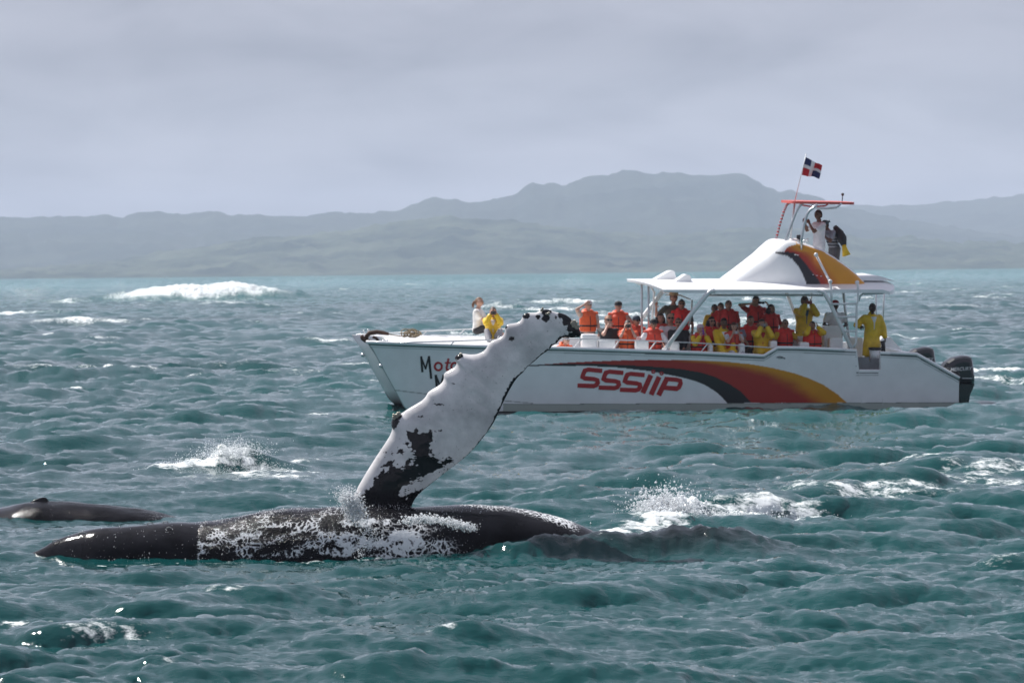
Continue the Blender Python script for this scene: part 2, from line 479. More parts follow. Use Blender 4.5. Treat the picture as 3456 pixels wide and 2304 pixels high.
def water_material():
    m = bpy.data.materials.new('sea_water'); m.use_nodes = True
    t = m.node_tree
    b = t.nodes['Principled BSDF']
    geo = N(t, 'ShaderNodeNewGeometry')
    b.inputs['IOR'].default_value = 1.333
    b.inputs['Roughness'].default_value = 0.05
    # deep water colour with slow drifting variation
    n0 = N(t, 'ShaderNodeTexNoise'); n0.inputs['Scale'].default_value = 1.0; n0.inputs['Detail'].default_value = 3
    mp0 = N(t, 'ShaderNodeMapping'); mp0.inputs['Scale'].default_value = (0.016, 0.008, 0.01)
    t.links.new(geo.outputs['Position'], mp0.inputs['Vector']); t.links.new(mp0.outputs[0], n0.inputs['Vector'])
    r0 = N(t, 'ShaderNodeValToRGB')
    r0.color_ramp.elements[0].position = 0.35; r0.color_ramp.elements[0].color = (0.0025, 0.042, 0.044, 1)
    r0.color_ramp.elements[1].position = 0.68; r0.color_ramp.elements[1].color = (0.006, 0.090, 0.088, 1)
    t.links.new(n0.outputs['Fac'], r0.inputs['Fac'])
    wb = N(t, 'ShaderNodeAttribute', attribute_name='whale_below')
    mw = N(t, 'ShaderNodeMix', data_type='RGBA'); mw.clamp_factor = True
    t.links.new(wb.outputs['Fac'], mw.inputs['Factor'])
    sp0 = N(t, 'ShaderNodeSeparateXYZ'); t.links.new(geo.outputs['Position'], sp0.inputs[0])
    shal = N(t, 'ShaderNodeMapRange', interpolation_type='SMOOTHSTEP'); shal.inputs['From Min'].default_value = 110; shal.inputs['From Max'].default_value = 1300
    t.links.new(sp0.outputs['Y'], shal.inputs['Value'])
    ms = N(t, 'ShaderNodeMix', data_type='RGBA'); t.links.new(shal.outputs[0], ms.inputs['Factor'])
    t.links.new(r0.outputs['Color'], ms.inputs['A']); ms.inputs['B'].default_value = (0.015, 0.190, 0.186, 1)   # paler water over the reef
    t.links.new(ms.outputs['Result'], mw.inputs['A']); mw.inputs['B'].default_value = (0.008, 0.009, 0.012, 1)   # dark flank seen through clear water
    b_col = mw.outputs['Result']
    # fine ripples
    mp = N(t, 'ShaderNodeMapping'); mp.inputs['Scale'].default_value = (6.5, 11.0, 6.5); mp.inputs['Rotation'].default_value = (0, 0, 0.25)
    t.links.new(geo.outputs['Position'], mp.inputs['Vector'])
    n1 = N(t, 'ShaderNodeTexNoise'); n1.inputs['Scale'].default_value = 1.0; n1.inputs['Detail'].default_value = 3; n1.inputs['Roughness'].default_value = 0.55
    t.links.new(mp.outputs[0], n1.inputs['Vector'])
    sp = N(t, 'ShaderNodeSeparateXYZ'); t.links.new(geo.outputs['Position'], sp.inputs[0])
    far = N(t, 'ShaderNodeMapRange', interpolation_type='SMOOTHSTEP'); far.inputs['From Min'].default_value = 140; far.inputs['From Max'].default_value = 700
    t.links.new(sp.outputs['Y'], far.inputs['Value'])
    n3 = N(t, 'ShaderNodeTexNoise'); n3.inputs['Scale'].default_value = 0.55; n3.inputs['Detail'].default_value = 5; n3.inputs['Roughness'].default_value = 0.6
    t.links.new(geo.outputs['Position'], n3.inputs['Vector'])
    hgt = math_node(t, 'ADD', math_node(t, 'MULTIPLY', n1.outputs['Fac'], 0.011), math_node(t, 'MULTIPLY', math_node(t, 'MULTIPLY', n3.outputs['Fac'], far.outputs[0]), 1.3))
    bp = N(t, 'ShaderNodeBump'); bp.inputs['Strength'].default_value = 1.0; bp.inputs['Distance'].default_value = 1.0
    t.links.new(hgt, bp.inputs['Height'])
    # foam
    at = N(t, 'ShaderNodeAttribute', attribute_name='foam')
    mp2 = N(t, 'ShaderNodeMapping'); mp2.inputs['Scale'].default_value = (3.2, 4.2, 5.0)
    t.links.new(geo.outputs['Position'], mp2.inputs['Vector'])
    n2 = N(t, 'ShaderNodeTexNoise'); n2.inputs['Scale'].default_value = 1.6; n2.inputs['Detail'].default_value = 9; n2.inputs['Roughness'].default_value = 0.72
    t.links.new(mp2.outputs[0], n2.inputs['Vector'])
    thr = math_node(t, 'SUBTRACT', math_node(t, 'ADD', at.outputs['Fac'], math_node(t, 'MULTIPLY', n2.outputs['Fac'], 2.3)), 1.88)
    ff = N(t, 'ShaderNodeMapRange', interpolation_type='SMOOTHSTEP')
    ff.inputs['From Min'].default_value = 0.0; ff.inputs['From Max'].default_value = 0.55
    t.links.new(thr, ff.inputs['Value'])
    mx = N(t, 'ShaderNodeMix', data_type='RGBA')
    t.links.new(ff.outputs[0], mx.inputs['Factor'])
    t.links.new(b_col, mx.inputs['A'])
    mx.inputs['B'].default_value = (0.74, 0.78, 0.79, 1)
    t.links.new(mx.outputs['Result'], b.inputs['Base Color'])
    rg = N(t, 'ShaderNodeMapRange'); rg.inputs['To Min'].default_value = 0.05; rg.inputs['To Max'].default_value = 0.7
    t.links.new(ff.outputs[0], rg.inputs['Value']); t.links.new(rg.outputs[0], b.inputs['Roughness'])
    t.links.new(bp.outputs['Normal'], b.inputs['Normal'])
    return m
M_SEA = water_material()
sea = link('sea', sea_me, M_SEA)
sea['kind'] = 'structure'

# ------------------------------------------------------------------ hills
def hills(name, prof, Ys, Yr, Yb, seed, col1, col2, nscale, rough_amp, ridge_amp):
    px = np.linspace(-1400, 4900, 520)
    pr = np.array(prof, float) * 1.46939
    hz = lambda p: 912.5 - (p - 1728) * math.tan(-ROLL)
    top = np.interp(px, pr[:, 0], pr[:, 1])
    nv = 64
    tt = np.linspace(0, 1.5, nv)
    PX, T = np.meshgrid(px, tt, indexing='ij')
    Yd = np.where(T <= 1, Ys + (Yr - Ys) * T, Yr + (Yb - Yr) * (T - 1) / 0.5)
    ridge = ((hz(px) - top) / F * Yr + CAMH)[:, None]
    X = (PX - 1728) / F * Yd
    sh = np.where(T <= 1, np.clip(T, 0, 1) ** 0.85 * (0.55 + 0.45 * T), 1 - ((T - 1) / 0.5) ** 1.4)
    sx, sy = X / 260.0 + seed * 13.7, Yd / 260.0 + seed * 5.1
    valley = np.abs(fbm(sx, sy, 5) - 0.5) * 2
    env = np.clip(T, 0, 1) * np.clip(1 - T, 0, 1) * 4
    Z = ridge * sh + ridge * ridge_amp * env * (0.3 - valley * 1.2)
    tree = fbm(X / 16.0, Yd / 16.0, 4) - 0.5
    Z = Z + tree * rough_amp * 1.7 * np.clip(T * 8, 0, 1) + (fbm(X / 45., Yd / 60., 3) - 0.5) * rough_amp * 1.1
    Z = np.where(T <= 0, -2.0, np.maximum(Z, -2.0))
    me = grid_mesh(name, np.stack([X, Yd, Z], -1))
    m = bpy.data.materials.new(name + '_forest'); m.use_nodes = True
    t = m.node_tree; b = t.nodes['Principled BSDF']
    b.inputs['Roughness'].default_value = 0.95; b.inputs['Specular IOR Level'].default_value = 0.1
    geo = N(t, 'ShaderNodeNewGeometry')
    n1 = N(t, 'ShaderNodeTexNoise'); n1.inputs['Scale'].default_value = nscale; n1.inputs['Detail'].default_value = 8; n1.inputs['Roughness'].default_value = 0.65
    t.links.new(geo.outputs['Position'], n1.inputs['Vector'])
    r1 = N(t, 'ShaderNodeValToRGB')
    r1.color_ramp.elements[0].position = 0.38; r1.color_ramp.elements[0].color = (*col1, 1)
    r1.color_ramp.elements[1].position = 0.64; r1.color_ramp.elements[1].color = (*col2, 1)
    t.links.new(n1.outputs['Fac'], r1.inputs['Fac'])
    t.links.new(r1.outputs['Color'], b.inputs['Base Color'])
    o = link(name, me, m)
    o['kind'] = 'structure'
    return o
ridge_far = [(-900, 515), (-300, 506), (0, 500), (40, 498), (80, 500), (130, 497), (170, 500), (220, 497), (255, 492), (280, 498), (320, 488), (360, 486), (400, 490), (450, 491), (480, 486), (500, 484), (525, 490), (560, 493), (640, 495), (700, 498), (740, 493), (770, 486), (800, 488), (860, 489), (920, 487), (945, 477), (975, 463), (1000, 455), (1020, 459), (1050, 457), (1070, 466), (1100, 465), (1130, 460), (1190, 447), (1212, 428), (1228, 419), (1250, 423), (1280, 421), (1300, 424), (1340, 410), (1400, 403), (1440, 393), (1455, 391), (1480, 395), (1510, 399), (1530, 395), (1580, 400), (1640, 402), (1690, 397), (1715, 401), (1740, 412), (1760, 428), (1790, 437), (1810, 434), (1850, 446), (1900, 462), (1950, 478), (2050, 500), (2200, 525), (2400, 550), (3000, 575), (3400, 590)]
ridge_back = [(-900, 590), (1500, 560), (1750, 500), (1850, 475), (1950, 472), (2000, 470), (2060, 474), (2130, 472), (2200, 463), (2250, 459), (2300, 454), (2352, 445), (2600, 430), (3000, 445), (3400, 460)]
ridge_near = [(-900, 628), (0, 622), (150, 612), (300, 596), (420, 576), (520, 560), (600, 548), (640, 545), (720, 541), (800, 530), (880, 515), (940, 505), (1000, 500), (1040, 494), (1080, 502), (1150, 504), (1230, 511), (1300, 519), (1400, 533), (1500, 545), (1560, 540), (1650, 530), (1750, 521), (1850, 524), (1950, 541), (2000, 551), (2080, 544), (2120, 551), (2150, 553), (2200, 558), (2280, 554), (2352, 559), (2700, 560), (3400, 575)]
hills('hills', ridge_back, 6400, 7600, 8000, 3, (0.016, 0.026, 0.024), (0.040, 0.050, 0.038), 0.004, 6.0, 0.35)
hills('hills', ridge_far, 4700, 6200, 6800, 1, (0.016, 0.026, 0.024), (0.040, 0.050, 0.038), 0.005, 6.0, 0.4)
hills('hills', ridge_near, 3900, 4600, 5000, 2, (0.008, 0.018, 0.014), (0.072, 0.084, 0.056), 0.012, 7.0, 0.35)
# ------------------------------------------------------------------ boat frame
BY = 95.0
_o = W(2230, 1383, BY)
ex = (CAMM.to_3x3() @ Vector((1, 0, 0))).normalized()
ey = Vector((0, 0, 1)).cross(ex).normalized()
ez = ex.cross(ey).normalized()
BASE = Matrix((ex, ey, ez)).transposed().to_4x4()
MB = Matrix.Translation(_o) @ BASE @ Matrix.Rotation(R(6.5), 4, 'Z') @ Matrix.Rotation(R(2.0), 4, 'X')
MBI = MB.inverted()
_cl = MBI @ Vector((0, 0, CAMH))
def B(px, py, y=0.1):
    """Boat-frame point seen at photo pixel (px, py) on the boat's lengthwise plane y."""
    d = MBI.to_3x3() @ ray(px, py)
    t = (y - _cl.y) / d.y
    return _cl + d * t

WHITE = (0.84, 0.85, 0.86)
M_GEL = mat('white_gelcoat', WHITE, 0.28, var=0.06, nscale=3.0, coat=0.05)
M_PAINT = mat('painted_gelcoat', WHITE, 0.28, var=0.06, nscale=3.0, coat=0.05, vcol=True)
M_STEEL = mat('stainless_tube', (0.62, 0.64, 0.66), 0.30, metal=0.85, var=0.05)
M_WTUBE = mat('white_tube', (0.74, 0.75, 0.76), 0.35, var=0.05)
M_RED = mat('red_paint', (0.42, 0.015, 0.02), 0.4, var=0.1)
M_BLACK = mat('black_paint', (0.012, 0.012, 0.015), 0.35, var=0.1)
M_RUBBER = mat('grey_rubber', (0.10, 0.11, 0.12), 0.6)
M_LOGO = mat('silver_lettering', (0.55, 0.56, 0.58), 0.4)
M_ENG = mat('engine_black', (0.008, 0.009, 0.013), 0.22, var=0.1, coat=0.5)
M_RUST = mat('rusty_iron', (0.075, 0.035, 0.02), 0.8, var=0.4, nscale=20)
M_ROPE = mat('hemp_rope', (0.24, 0.19, 0.12), 0.9, var=0.3, nscale=30)
M_GREY = mat('grey_panel', (0.20, 0.20, 0.215), 0.6)

boat = empty('tour_boat', MB)
tag(boat, 'white catamaran tour boat with orange swoosh hull and canopy roof, crowded with passengers', 'boat')

# --- profiles taken along the near hull
gun_px = [(1243, 1157), (1300, 1159), (1640, 1168), (1900, 1173), (2350, 1188), (2578, 1199), (2624, 1171), (2700, 1172), (2889, 1180), (2890, 1249), (2965, 1249), (2966, 1187), (3093, 1193), (3238, 1274)]
GUN = [B(x, y) for x, y in gun_px]
gxs = [p.x for p in GUN]; gzs = [p.z for p in GUN]
X_BOW = GUN[0].x
X_STERN = B(3238, 1285).x
STEM = [B(1243, 1157), B(1262, 1182), B(1303, 1258), B(1370, 1378), B(1430, 1440)]
sz = [p.z for p in STEM][::-1]; sx_ = [p.x for p in STEM][::-1]
X_DECK = B(1900, 1170).x           # foredeck ends, cockpit begins
X_CKEND = B(3060, 1190).x
FLOOR = 0.85
Z_KEEL = -0.45

# --- paint layout (photo pixels -> hull colour)
PXM = None
def hull_paint(x, z):
    """Painted colours of the outer hull side at boat-frame x, z."""
    o = B(1800, 1150); e = B(2950, 1150)
    s = 2.045 * 1150 / (e.x - o.x)
    X = (x - o.x) * s
    Y = -(z - o.z - (x - o.x) * (e.z - o.z) / (e.x - o.x)) * s
    col = np.empty(x.shape + (3,)); col[:] = WHITE
    low = 425.0
    bu = np.interp(X, [-200, 0, 200, 400, 600, 800, 1000, 1150, 1250, 1350, 1430, 1510], [168, 163, 156, 155, 163, 174, 190, 215, 245, 295, 345, 428])
    bl = np.interp(X, [-200, 0, 200, 400, 600, 800, 1000, 1100, 1180, 1260, 1300, 1340], [171, 171, 169, 172, 183, 206, 245, 270, 300, 350, 385, 428])
    tp = np.interp(X, [-100, 100, 200, 400, 600, 800, 1000, 1200, 1350, 1500, 1650, 1800, 1900, 2000, 2100, 2172], [163, 158, 150, 140, 133, 130, 131, 135, 145, 160, 185, 222, 256, 300, 365, 425])
    red = np.array((0.36, 0.018, 0.012)); yel = np.array((0.62, 0.27, 0.008))
    inside = (Y > tp) & (Y < low) & (X > 60) & (X < 2175) & ((Y < bu) | (X > 1512))
    ex_ = np.interp(Y, [131, 135, 145, 160, 185, 222, 256, 300, 365, 425], [1000, 1200, 1350, 1500, 1650, 1800, 1900, 2000, 2100, 2172])
    d = (ex_ - X) + 120 * (fbm(X / 160.0, Y / 60.0, 4) - 0.5)
    f = np.clip(1 - smoothstep(70, 330, d), 0, 1) * smoothstep(850, 1350, X)
    f = np.maximum(f, (1 - smoothstep(4, 22, Y - tp)) * smoothstep(900, 1250, X) * 0.9)
    cc = red + (yel - red) * f[..., None]
    col[inside] = cc[inside]
    blk = (Y > bu) & (Y < bl) & (Y < low) & (X > -300) & (X < 1512)
    blk |= (X > 1340) & (X < 1512) & (Y > bu) & (Y < low)
    col[blk] = (0.013, 0.013, 0.016)
    # plank seams
    g = np.interp(x, gxs, gzs)
    z1 = B(2533, 1297).z; z1b = B(1303, 1258).z
    zs1 = np.interp(x, [B(1303, 1258).x, B(1494, 1276).x, B(1800, 1297).x, B(2533, 1297).x, B(3229, 1288).x], [B(1303, 1258).z, B(1494, 1276).z, B(1800, 1297).z, B(2533, 1297).z, B(3229, 1288).z])
    zs2 = np.interp(x, [B(1339, 1322).x, B(1436, 1332).x, B(1800, 1361).x], [B(1339, 1322).z, B(1436, 1332).z, B(1800, 1361).z])
    for zs, fade in ((zs1, 1), (zs2, x < B(1800, 1361).x)):
        m = (np.abs(z - zs) < 0.013) & fade
        col[m] = col[m] * 0.50
    # boot stripe below the lowest seam
    zb = B(2400, 1361).z
    boot = (z < zb) & (x > B(1700, 1361).x)
    col[boot] = (0.42, 0.46, 0.42)
    col[boot & (z > zb - 0.016)] = (0.16, 0.19, 0.17)
    wl = B(2400, 1386).z
    col[z < wl] = (0.014, 0.014, 0.016)
    col[(z < wl - 0.045) & (z > wl - 0.075)] = (0.35, 0.36, 0.37)
    # dark moulding strip under the gunwale
    zz = g - z
    col[(zz > 0.055) & (zz < 0.085)] = (0.10, 0.11, 0.12)
    col[(zz > 0.115) & (zz < 0.135)] = (0.45, 0.46, 0.47)
    return col

def y_outer(x, z, yc=0.78):
    base = 0.10 + 0.10 * np.clip((1.5 - z) / 1.9, 0, 1) ** 1.5
    xs = np.interp(z, sz, sx_)
    t = np.clip((x - xs) / (3.6 + 0.5 * z), 0, 1)
    return yc - (yc - base) * np.sin(t * np.pi / 2) ** 0.75

def make_hull(mirror):
    nu = 320 if mirror else 820
    u = np.linspace(0, 1, nu)
    xg = X_BOW + u * (X_STERN - X_BOW)
    g = np.interp(xg, gxs, gzs)
    yc = 0.78
    prof = []; kinds = []
    no = 50 if mirror else 130
    v = np.linspace(0, 1, no)
    pts = np.zeros((nu, no + 12, 3)); 
    zz = Z_KEEL + v[None, :] * (g[:, None] - Z_KEEL)
    xs = np.interp(zz, sz, sx_)
    xx = xs + u[:, None] * (X_STERN - xs)
    yo = y_outer(xx, zz, yc)
    # keel rounding
    k = np.clip(v * 5, 0, 1)[None, :]
    yo = yc - (yc - yo) * np.sqrt(1 - (1 - k) ** 2)
    pts[:, :no, 0] = xx; pts[:, :no, 1] = yo; pts[:, :no, 2] = zz
    wdt = (yc - yo[:, -1])
    fl = np.where(xg < X_DECK, g - 0.004, np.where(xg > X_CKEND, g - 0.004, FLOOR))
    fl = np.minimum(fl, g - 0.004)
    capw = np.minimum(0.12, wdt * 0.5)
    xt = xx[:, -1]
    def put(j, y, z, x=xt):
        pts[:, j, 0] = x; pts[:, j, 1] = y; pts[:, j, 2] = z
    put(no, yo[:, -1] + capw * 0.15, g + 0.012)
    put(no + 1, yo[:, -1] + capw * 0.85, g + 0.012)
    put(no + 2, yo[:, -1] + capw, g)
    put(no + 3, yo[:, -1] + capw * 1.05, fl)
    yin = 2 * yc - yo[:, -1]
    put(no + 4, yin - 0.01, fl)
    for q in range(7):
        f = 1 - q / 6.0
        zq = Z_KEEL + f * (np.minimum(fl, g) - Z_KEEL)
        xq = np.interp(zq, sz, sx_) * (1 - u) + X_STERN * u
        yq = 2 * yc - y_outer(xq, zq, yc)
        kk = np.sqrt(1 - (1 - np.clip(f * 5, 0, 1)) ** 2)
        put(no + 5 + q, yc + (yq - yc) * kk, zq, xq)
    col = np.empty(pts.shape); col[:] = WHITE
    col[:, :no] = hull_paint(pts[:, :no, 0], pts[:, :no, 2])
    inn = pts[:, no + 5:, 2]
    col[:, no + 5:][inn < 0.10] = (0.62, 0.62, 0.52)
    col[:, no + 5:][inn < -0.10] = (0.03, 0.03, 0.03)
    if mirror:
        # the far hull shows its inner side at the bow
        pts[:, :, 1] = YB - pts[:, :, 1]
        pts[:, :, 0] += B(1187, 1128, YB - 0.78).x - X_BOW
    me = grid_mesh('hull', pts, cols=col)
    o = link('hull', me, M_PAINT, boat)
    # transom
    bm = bmesh.new()
    vs = [bm.verts.new(pts[-1, j] + np.array((0.004, 0, 0))) for j in list(range(0, no, 6)) + [no - 1, no + 1, no + 4, no + 6, no + 8, no + 9, no + 10]]
    bm.faces.new(vs)
    link('transom', bm_mesh('transom', bm), M_GEL, o, smooth=False)
    return o
YB = 4.7
hull_near = make_hull(False)
hull_far = make_hull(True)

def tube_part(name, pts, r, m, parent=boat, seg=8):
    bm = bmesh.new()
    add_tube(bm, pts, r, seg)
    return link(name, bm_mesh(name, bm), m, parent)
# gunwale mouldings
def gunwale(y):
    pts = []
    for (x, z) in zip(gxs, gzs):
        yy_ = float(y_outer(np.array(x), np.array(z)))
        if y > 1: yy_ = YB - yy_
        pts.append((x, yy_ + (-0.015 if y < 1 else 0.015), z - 0.012))
    # insert bow curve points
    out_ = []
    for i in range(len(pts) - 1):
        a, b = pts[i], pts[i + 1]
        n = max(1, int(abs(b[0] - a[0]) / 0.25))
        for k in range(n):
            f = k / n
            x = a[0] + (b[0] - a[0]) * f; z = a[2] + (b[2] - a[2]) * f
            yy_ = float(y_outer(np.array(x), np.array(z)))
            if y > 1: yy_ = YB - yy_ + 0.015
            else: yy_ -= 0.015
            out_.append((x, yy_, z))
    out_.append(pts[-1])
    return out_
gp = gunwale(0)
gi = [i for i, p in enumerate(gp) if p[0] < B(2887, 1180).x]
tube_part('gunwale_moulding', gp[:gi[-1] + 1], 0.042, M_GEL)
tube_part('gunwale_moulding', [p for p in gp if p[0] > B(2967, 1187).x], 0.042, M_GEL)
tube_part('gunwale_moulding', [p for p in gunwale(4) if p[0] < B(2887, 1180).x], 0.042, M_GEL)

# --- bridge deck: foredeck block, cockpit floor, aft deck
def deck():
    bm = bmesh.new()
    x0 = B(1318, 1140).x
    n = 40
    for (xa, xb, slant) in ((x0, X_DECK, 0.35), (X_DECK, X_CKEND, 0), (X_CKEND, B(3190, 1240).x, 0)):
        pass
    def slab(xa, xb, za_fn, zlow, slant=0.0, crown=0.0):
        k = 16
        rows_ = []
        for i in range(k + 1):
            x = xa + (xb - xa) * i / k
            zt = za_fn(x)
            ring = []
            for j in range(9):
                y = 1.30 + (YB - 2.6) * j / 8
                ring.append(bm.verts.new((x, y, zt + crown * math.sin(math.pi * j / 8))))
            sl = slant if i == 0 else 0
            ring.append(bm.verts.new((x + sl, YB - 1.30, zlow))); ring.append(bm.verts.new((x + sl, 1.30, zlow)))
            rows_.append(ring)
        m = len(rows_[0])
        for i in range(k):
            for j in range(m):
                bm.faces.new((rows_[i][j], rows_[i][(j + 1) % m], rows_[i + 1][(j + 1) % m], rows_[i + 1][j]))
        bm.faces.new(rows_[0][::-1]); bm.faces.new(rows_[-1])
    gz = lambda x: float(np.interp(x, gxs, gzs))
    slab(x0, X_DECK, lambda x: gz(x) - 0.012, 0.62, 0.35, 0.05)
    slab(X_DECK + 0.002, X_CKEND, lambda x: FLOOR - 0.004, 0.60)
    slab(X_CKEND + 0.002, B(3150, 1220).x, lambda x: gz(x) - 0.012, 0.60)
    o = link('bridge_deck', bm_mesh('bridge_deck', bm), M_GEL, boat, smooth=False)
deck()

# --- rails
def rail(name, px, y, r=0.016, m=M_STEEL):
    return tube_part(name, [B(x, yy_, y) for x, yy_ in px], r, m)
rail('hand_rail', [(1318, 1157), (1420, 1154), (1533, 1151), (1640, 1147), (1800, 1143), (1967, 1144), (2100, 1147), (2220, 1151), (2350, 1157), (2500, 1166), (2600, 1173), (2640, 1171)], 0.22, 0.016)
for a, b in (((1521, 1164), (1533, 1151)), ((1730, 1170), (1745, 1145)), ((1934, 1174), (1963, 1145)), ((2066, 1180), (2092, 1147)), ((2189, 1183), (2216, 1151)), ((2363, 1190), (2388, 1160)), ((2489, 1197), (2512, 1167))):
    rail('rail_post', [a, b], 0.22, 0.014, M_WTUBE)
rail('hand_rail', [(1290, 1126), (1420, 1118), (1594, 1110), (1800, 1109), (2039, 1109), (2200, 1112), (2400, 1116)], YB - 0.25, 0.016, M_WTUBE)
for a, b in (((1428, 1128), (1442, 1117)), ((1551, 1127), (1570, 1111)), ((1760, 1130), (1775, 1110)), ((1960, 1132), (1980, 1110))):
    rail('rail_post', [a, b], YB - 0.25, 0.014, M_WTUBE)

# --- canopy roof
YC = YB / 2
def roof():
    nu, nv = 70, 33
    vv = np.linspace(-1, 1, nv)
    tip = B(2117, 940, YC); cor = B(2238, 976, 0.25); aft = B(3040, 962, 0.25)
    ztop = B(2600, 941, YC).z
    zedge = B(2600, 977, 0.25).z
    top = np.zeros((nu, nv, 3)); bot = np.zeros((nu, nv, 3))
    for i in range(nu):
        f = i / (nu - 1)
        for j, v in enumerate(vv):
            av = abs(v)
            xf = tip.x + (cor.x - tip.x) * av ** 1.5
            xr = aft.x - 0.28 * av ** 6
            e = f if f < 0.5 else f
            x = xf + (xr - xf) * f
            y = YC + v * (YC - 0.22)
            fl = smoothstep(0.0, 0.12, f)
            camber = (ztop - zedge) * (1 - av ** 2.6)
            z = zedge + camber
            # front lip lifts towards the middle, aft corner rounds down
            z -= 0.06 * (1 - f) * (1 - av) * 0.3
            th = 0.055 + 0.03 * fl
            ar = smoothstep(0.965, 1.0, f)
            z -= 0.05 * ar
            top[i, j] = (x, y, z); bot[i, j] = (x + 0.01, y * 1.0, z - th)
    bm = bmesh.new()
    T = [[bm.verts.new(top[i, j]) for j in range(nv)] for i in range(nu)]
    Bt = [[bm.verts.new(bot[i, j]) for j in range(nv)] for i in range(nu)]
    for i in range(nu - 1):
        for j in range(nv - 1):
            bm.faces.new((T[i][j], T[i + 1][j], T[i + 1][j + 1], T[i][j + 1]))
            bm.faces.new((Bt[i][j], Bt[i][j + 1], Bt[i + 1][j + 1], Bt[i + 1][j]))
        for j, s in ((0, 1), (nv - 1, -1)):
            bm.faces.new((T[i][j], Bt[i][j], Bt[i + 1][j], T[i + 1][j]))
    for j in range(nv - 1):
        for i in (0, nu - 1):
            bm.faces.new((T[i][j], T[i][j + 1], Bt[i][j + 1], Bt[i][j]))
    me = bm_mesh('roof', bm)
    o = link('roof', me, M_GEL, boat)
    md = o.modifiers.new('edges', 'EDGE_SPLIT'); md.split_angle = R(50)
    # air scoops
    for (pl, y) in (([(2210, 944), (2262, 915), (2277, 914), (2284, 944)], YC + 0.45), ([(2268, 958), (2316, 926), (2330, 929), (2337, 957)], YC - 0.75)):
        bm = bmesh.new()
        a = [B(px, py, y - 0.28) for px, py in pl]
        b = [Vector((p.x, p.y + 0.56, p.z)) for p in a]
        va = [bm.verts.new(p) for p in a]; vb = [bm.verts.new(p) for p in b]
        bm.faces.new(va); bm.faces.new(vb[::-1])
        for k in range(4): bm.faces.new((va[k], va[(k + 1) % 4], vb[(k + 1) % 4], vb[k]))
        bmesh.ops.bevel(bm, geom=bm.edges[:], offset=0.02, segments=2, affect='EDGES')
        link('air_scoop', bm_mesh('air_scoop', bm), M_GEL, o, smooth=False)
    # raised aft hatch
    bm = bmesh.new()
    pl = [(2880, 947), (2905, 934), (2972, 932), (3020, 948)]
    a = [B(px, py, 1.2) for px, py in pl]; b = [Vector((p.x, 3.4, p.z)) for p in a]
    va = [bm.verts.new(p) for p in a]; vb = [bm.verts.new(p) for p in b]
    bm.faces.new(va); bm.faces.new(vb[::-1])
    for k in range(4): bm.faces.new((va[k], va[(k + 1) % 4], vb[(k + 1) % 4], vb[k]))
    link('roof_hatch', bm_mesh('roof_hatch', bm), M_GEL, o, smooth=False)
roof()

# --- flybridge dome
def dome():
    top_px = [(2466, 958), (2480, 943), (2500, 929), (2545, 897), (2592, 863), (2618, 840), (2640, 822), (2650, 816), (2662, 813), (2680, 813), (2698, 816), (2720, 821), (2739, 828), (2781, 843), (2819, 867), (2860, 896), (2895, 925), (2913, 946)]
    yn = 0.85                     # near wall
    tp = [B(x, y, yn + 0.25) for x, y in top_px]
    xs = np.array([p.x for p in tp]); zs = np.array([p.z for p in tp])
    base = B(2700, 948, yn).z - 0.13
    nu, nv = 260, 120
    x = np.linspace(xs[0], xs[-1], nu)
    h = np.interp(x, xs, zs)
    k = np.ones(9) / 9.0
    h = np.convolve(np.pad(h, 4, mode='edge'), k, 'valid')
    v = np.linspace(-1, 1, nv)
    X = np.repeat(x[:, None], nv, 1)
    hw = YC - yn
    s = np.sign(v); av = np.abs(v)
    # |v| 1 -> 0.42 climbs the side wall, below that runs over the crest to the middle
    wall = np.clip((1 - av) / 0.58, 0, 1)
    bul = np.sin(wall * np.pi / 2)
    f = (x - x[0]) / (x[-1] - x[0])
    width = hw * (0.62 + 0.38 * smoothstep(0.0, 0.5, f))
    ycr = width[:, None] * np.where(av > 0.42, 1 - 0.30 * wall ** 1.5, 0.70 * av / 0.42)[None, :]
    Y = YC + s[None, :] * ycr
    hh = h - base
    Zc = base + hh[:, None] * np.where(av > 0.42, bul, 1.0)[None, :]
    well = smoothstep(0.48, 0.53, f)[:, None] * (1 - smoothstep(0.30, 0.38, av))[None, :]
    Zw = np.minimum(Zc, base + 0.10)
    Z = Zc * (1 - well) + Zw * well
    # paint, laid out in the trace's own pixel grid
    o = B(2500, 500, yn); e = B(3060, 500, yn)
    sc = 3.136 * 560 / (e.x - o.x)
    PX_ = (X - o.x) * sc
    PY_ = -(Z - o.z - (X - o.x) * (e.z - o.z) / (e.x - o.x)) * sc
    col = np.empty(X.shape + (3,)); col[:] = WHITE
    wl = np.interp(PY_, [1100, 1115, 1125, 1160, 1230, 1300, 1395], [400, 480, 515, 565, 620, 660, 700])
    bk = np.interp(PY_, [1075, 1085, 1130, 1200, 1280, 1340, 1395], [495, 575, 640, 700, 762, 812, 852])
    st = np.interp(PY_, [1005, 1025, 1050, 1075, 1090], [620, 545, 505, 495, 470])
    red = np.array((0.42, 0.030, 0.012)); yel = np.array((0.66, 0.28, 0.010))
    side = (av > 0.40)[None, :] & (s < 2)[None, :]
    d = PX_ - bk
    ff = smoothstep(20, 235, d + 60 * (fbm(PX_ / 90, PY_ / 90, 3) - 0.5) + np.clip(1085 - PY_, 0, 100) * 1.2)
    cc = red + (yel - red) * ff[..., None]
    m = side & (PX_ > np.where(PY_ < 1085, st, bk))
    col[m] = cc[m]
    m = side & (PX_ <= bk) & (PX_ > wl) & (PY_ > 1082)
    col[m] = (0.014, 0.014, 0.02)
    edge = (hh[:, None] - (Z - base) < 0.05) & (f > 0.5)[:, None]
    col[edge] = WHITE
    me = grid_mesh('flybridge', np.stack([X, Y, Z], -1), cols=col)
    o_ = link('flybridge', me, M_PAINT, boat)
    return o_, base
fly, FLYZ = dome()
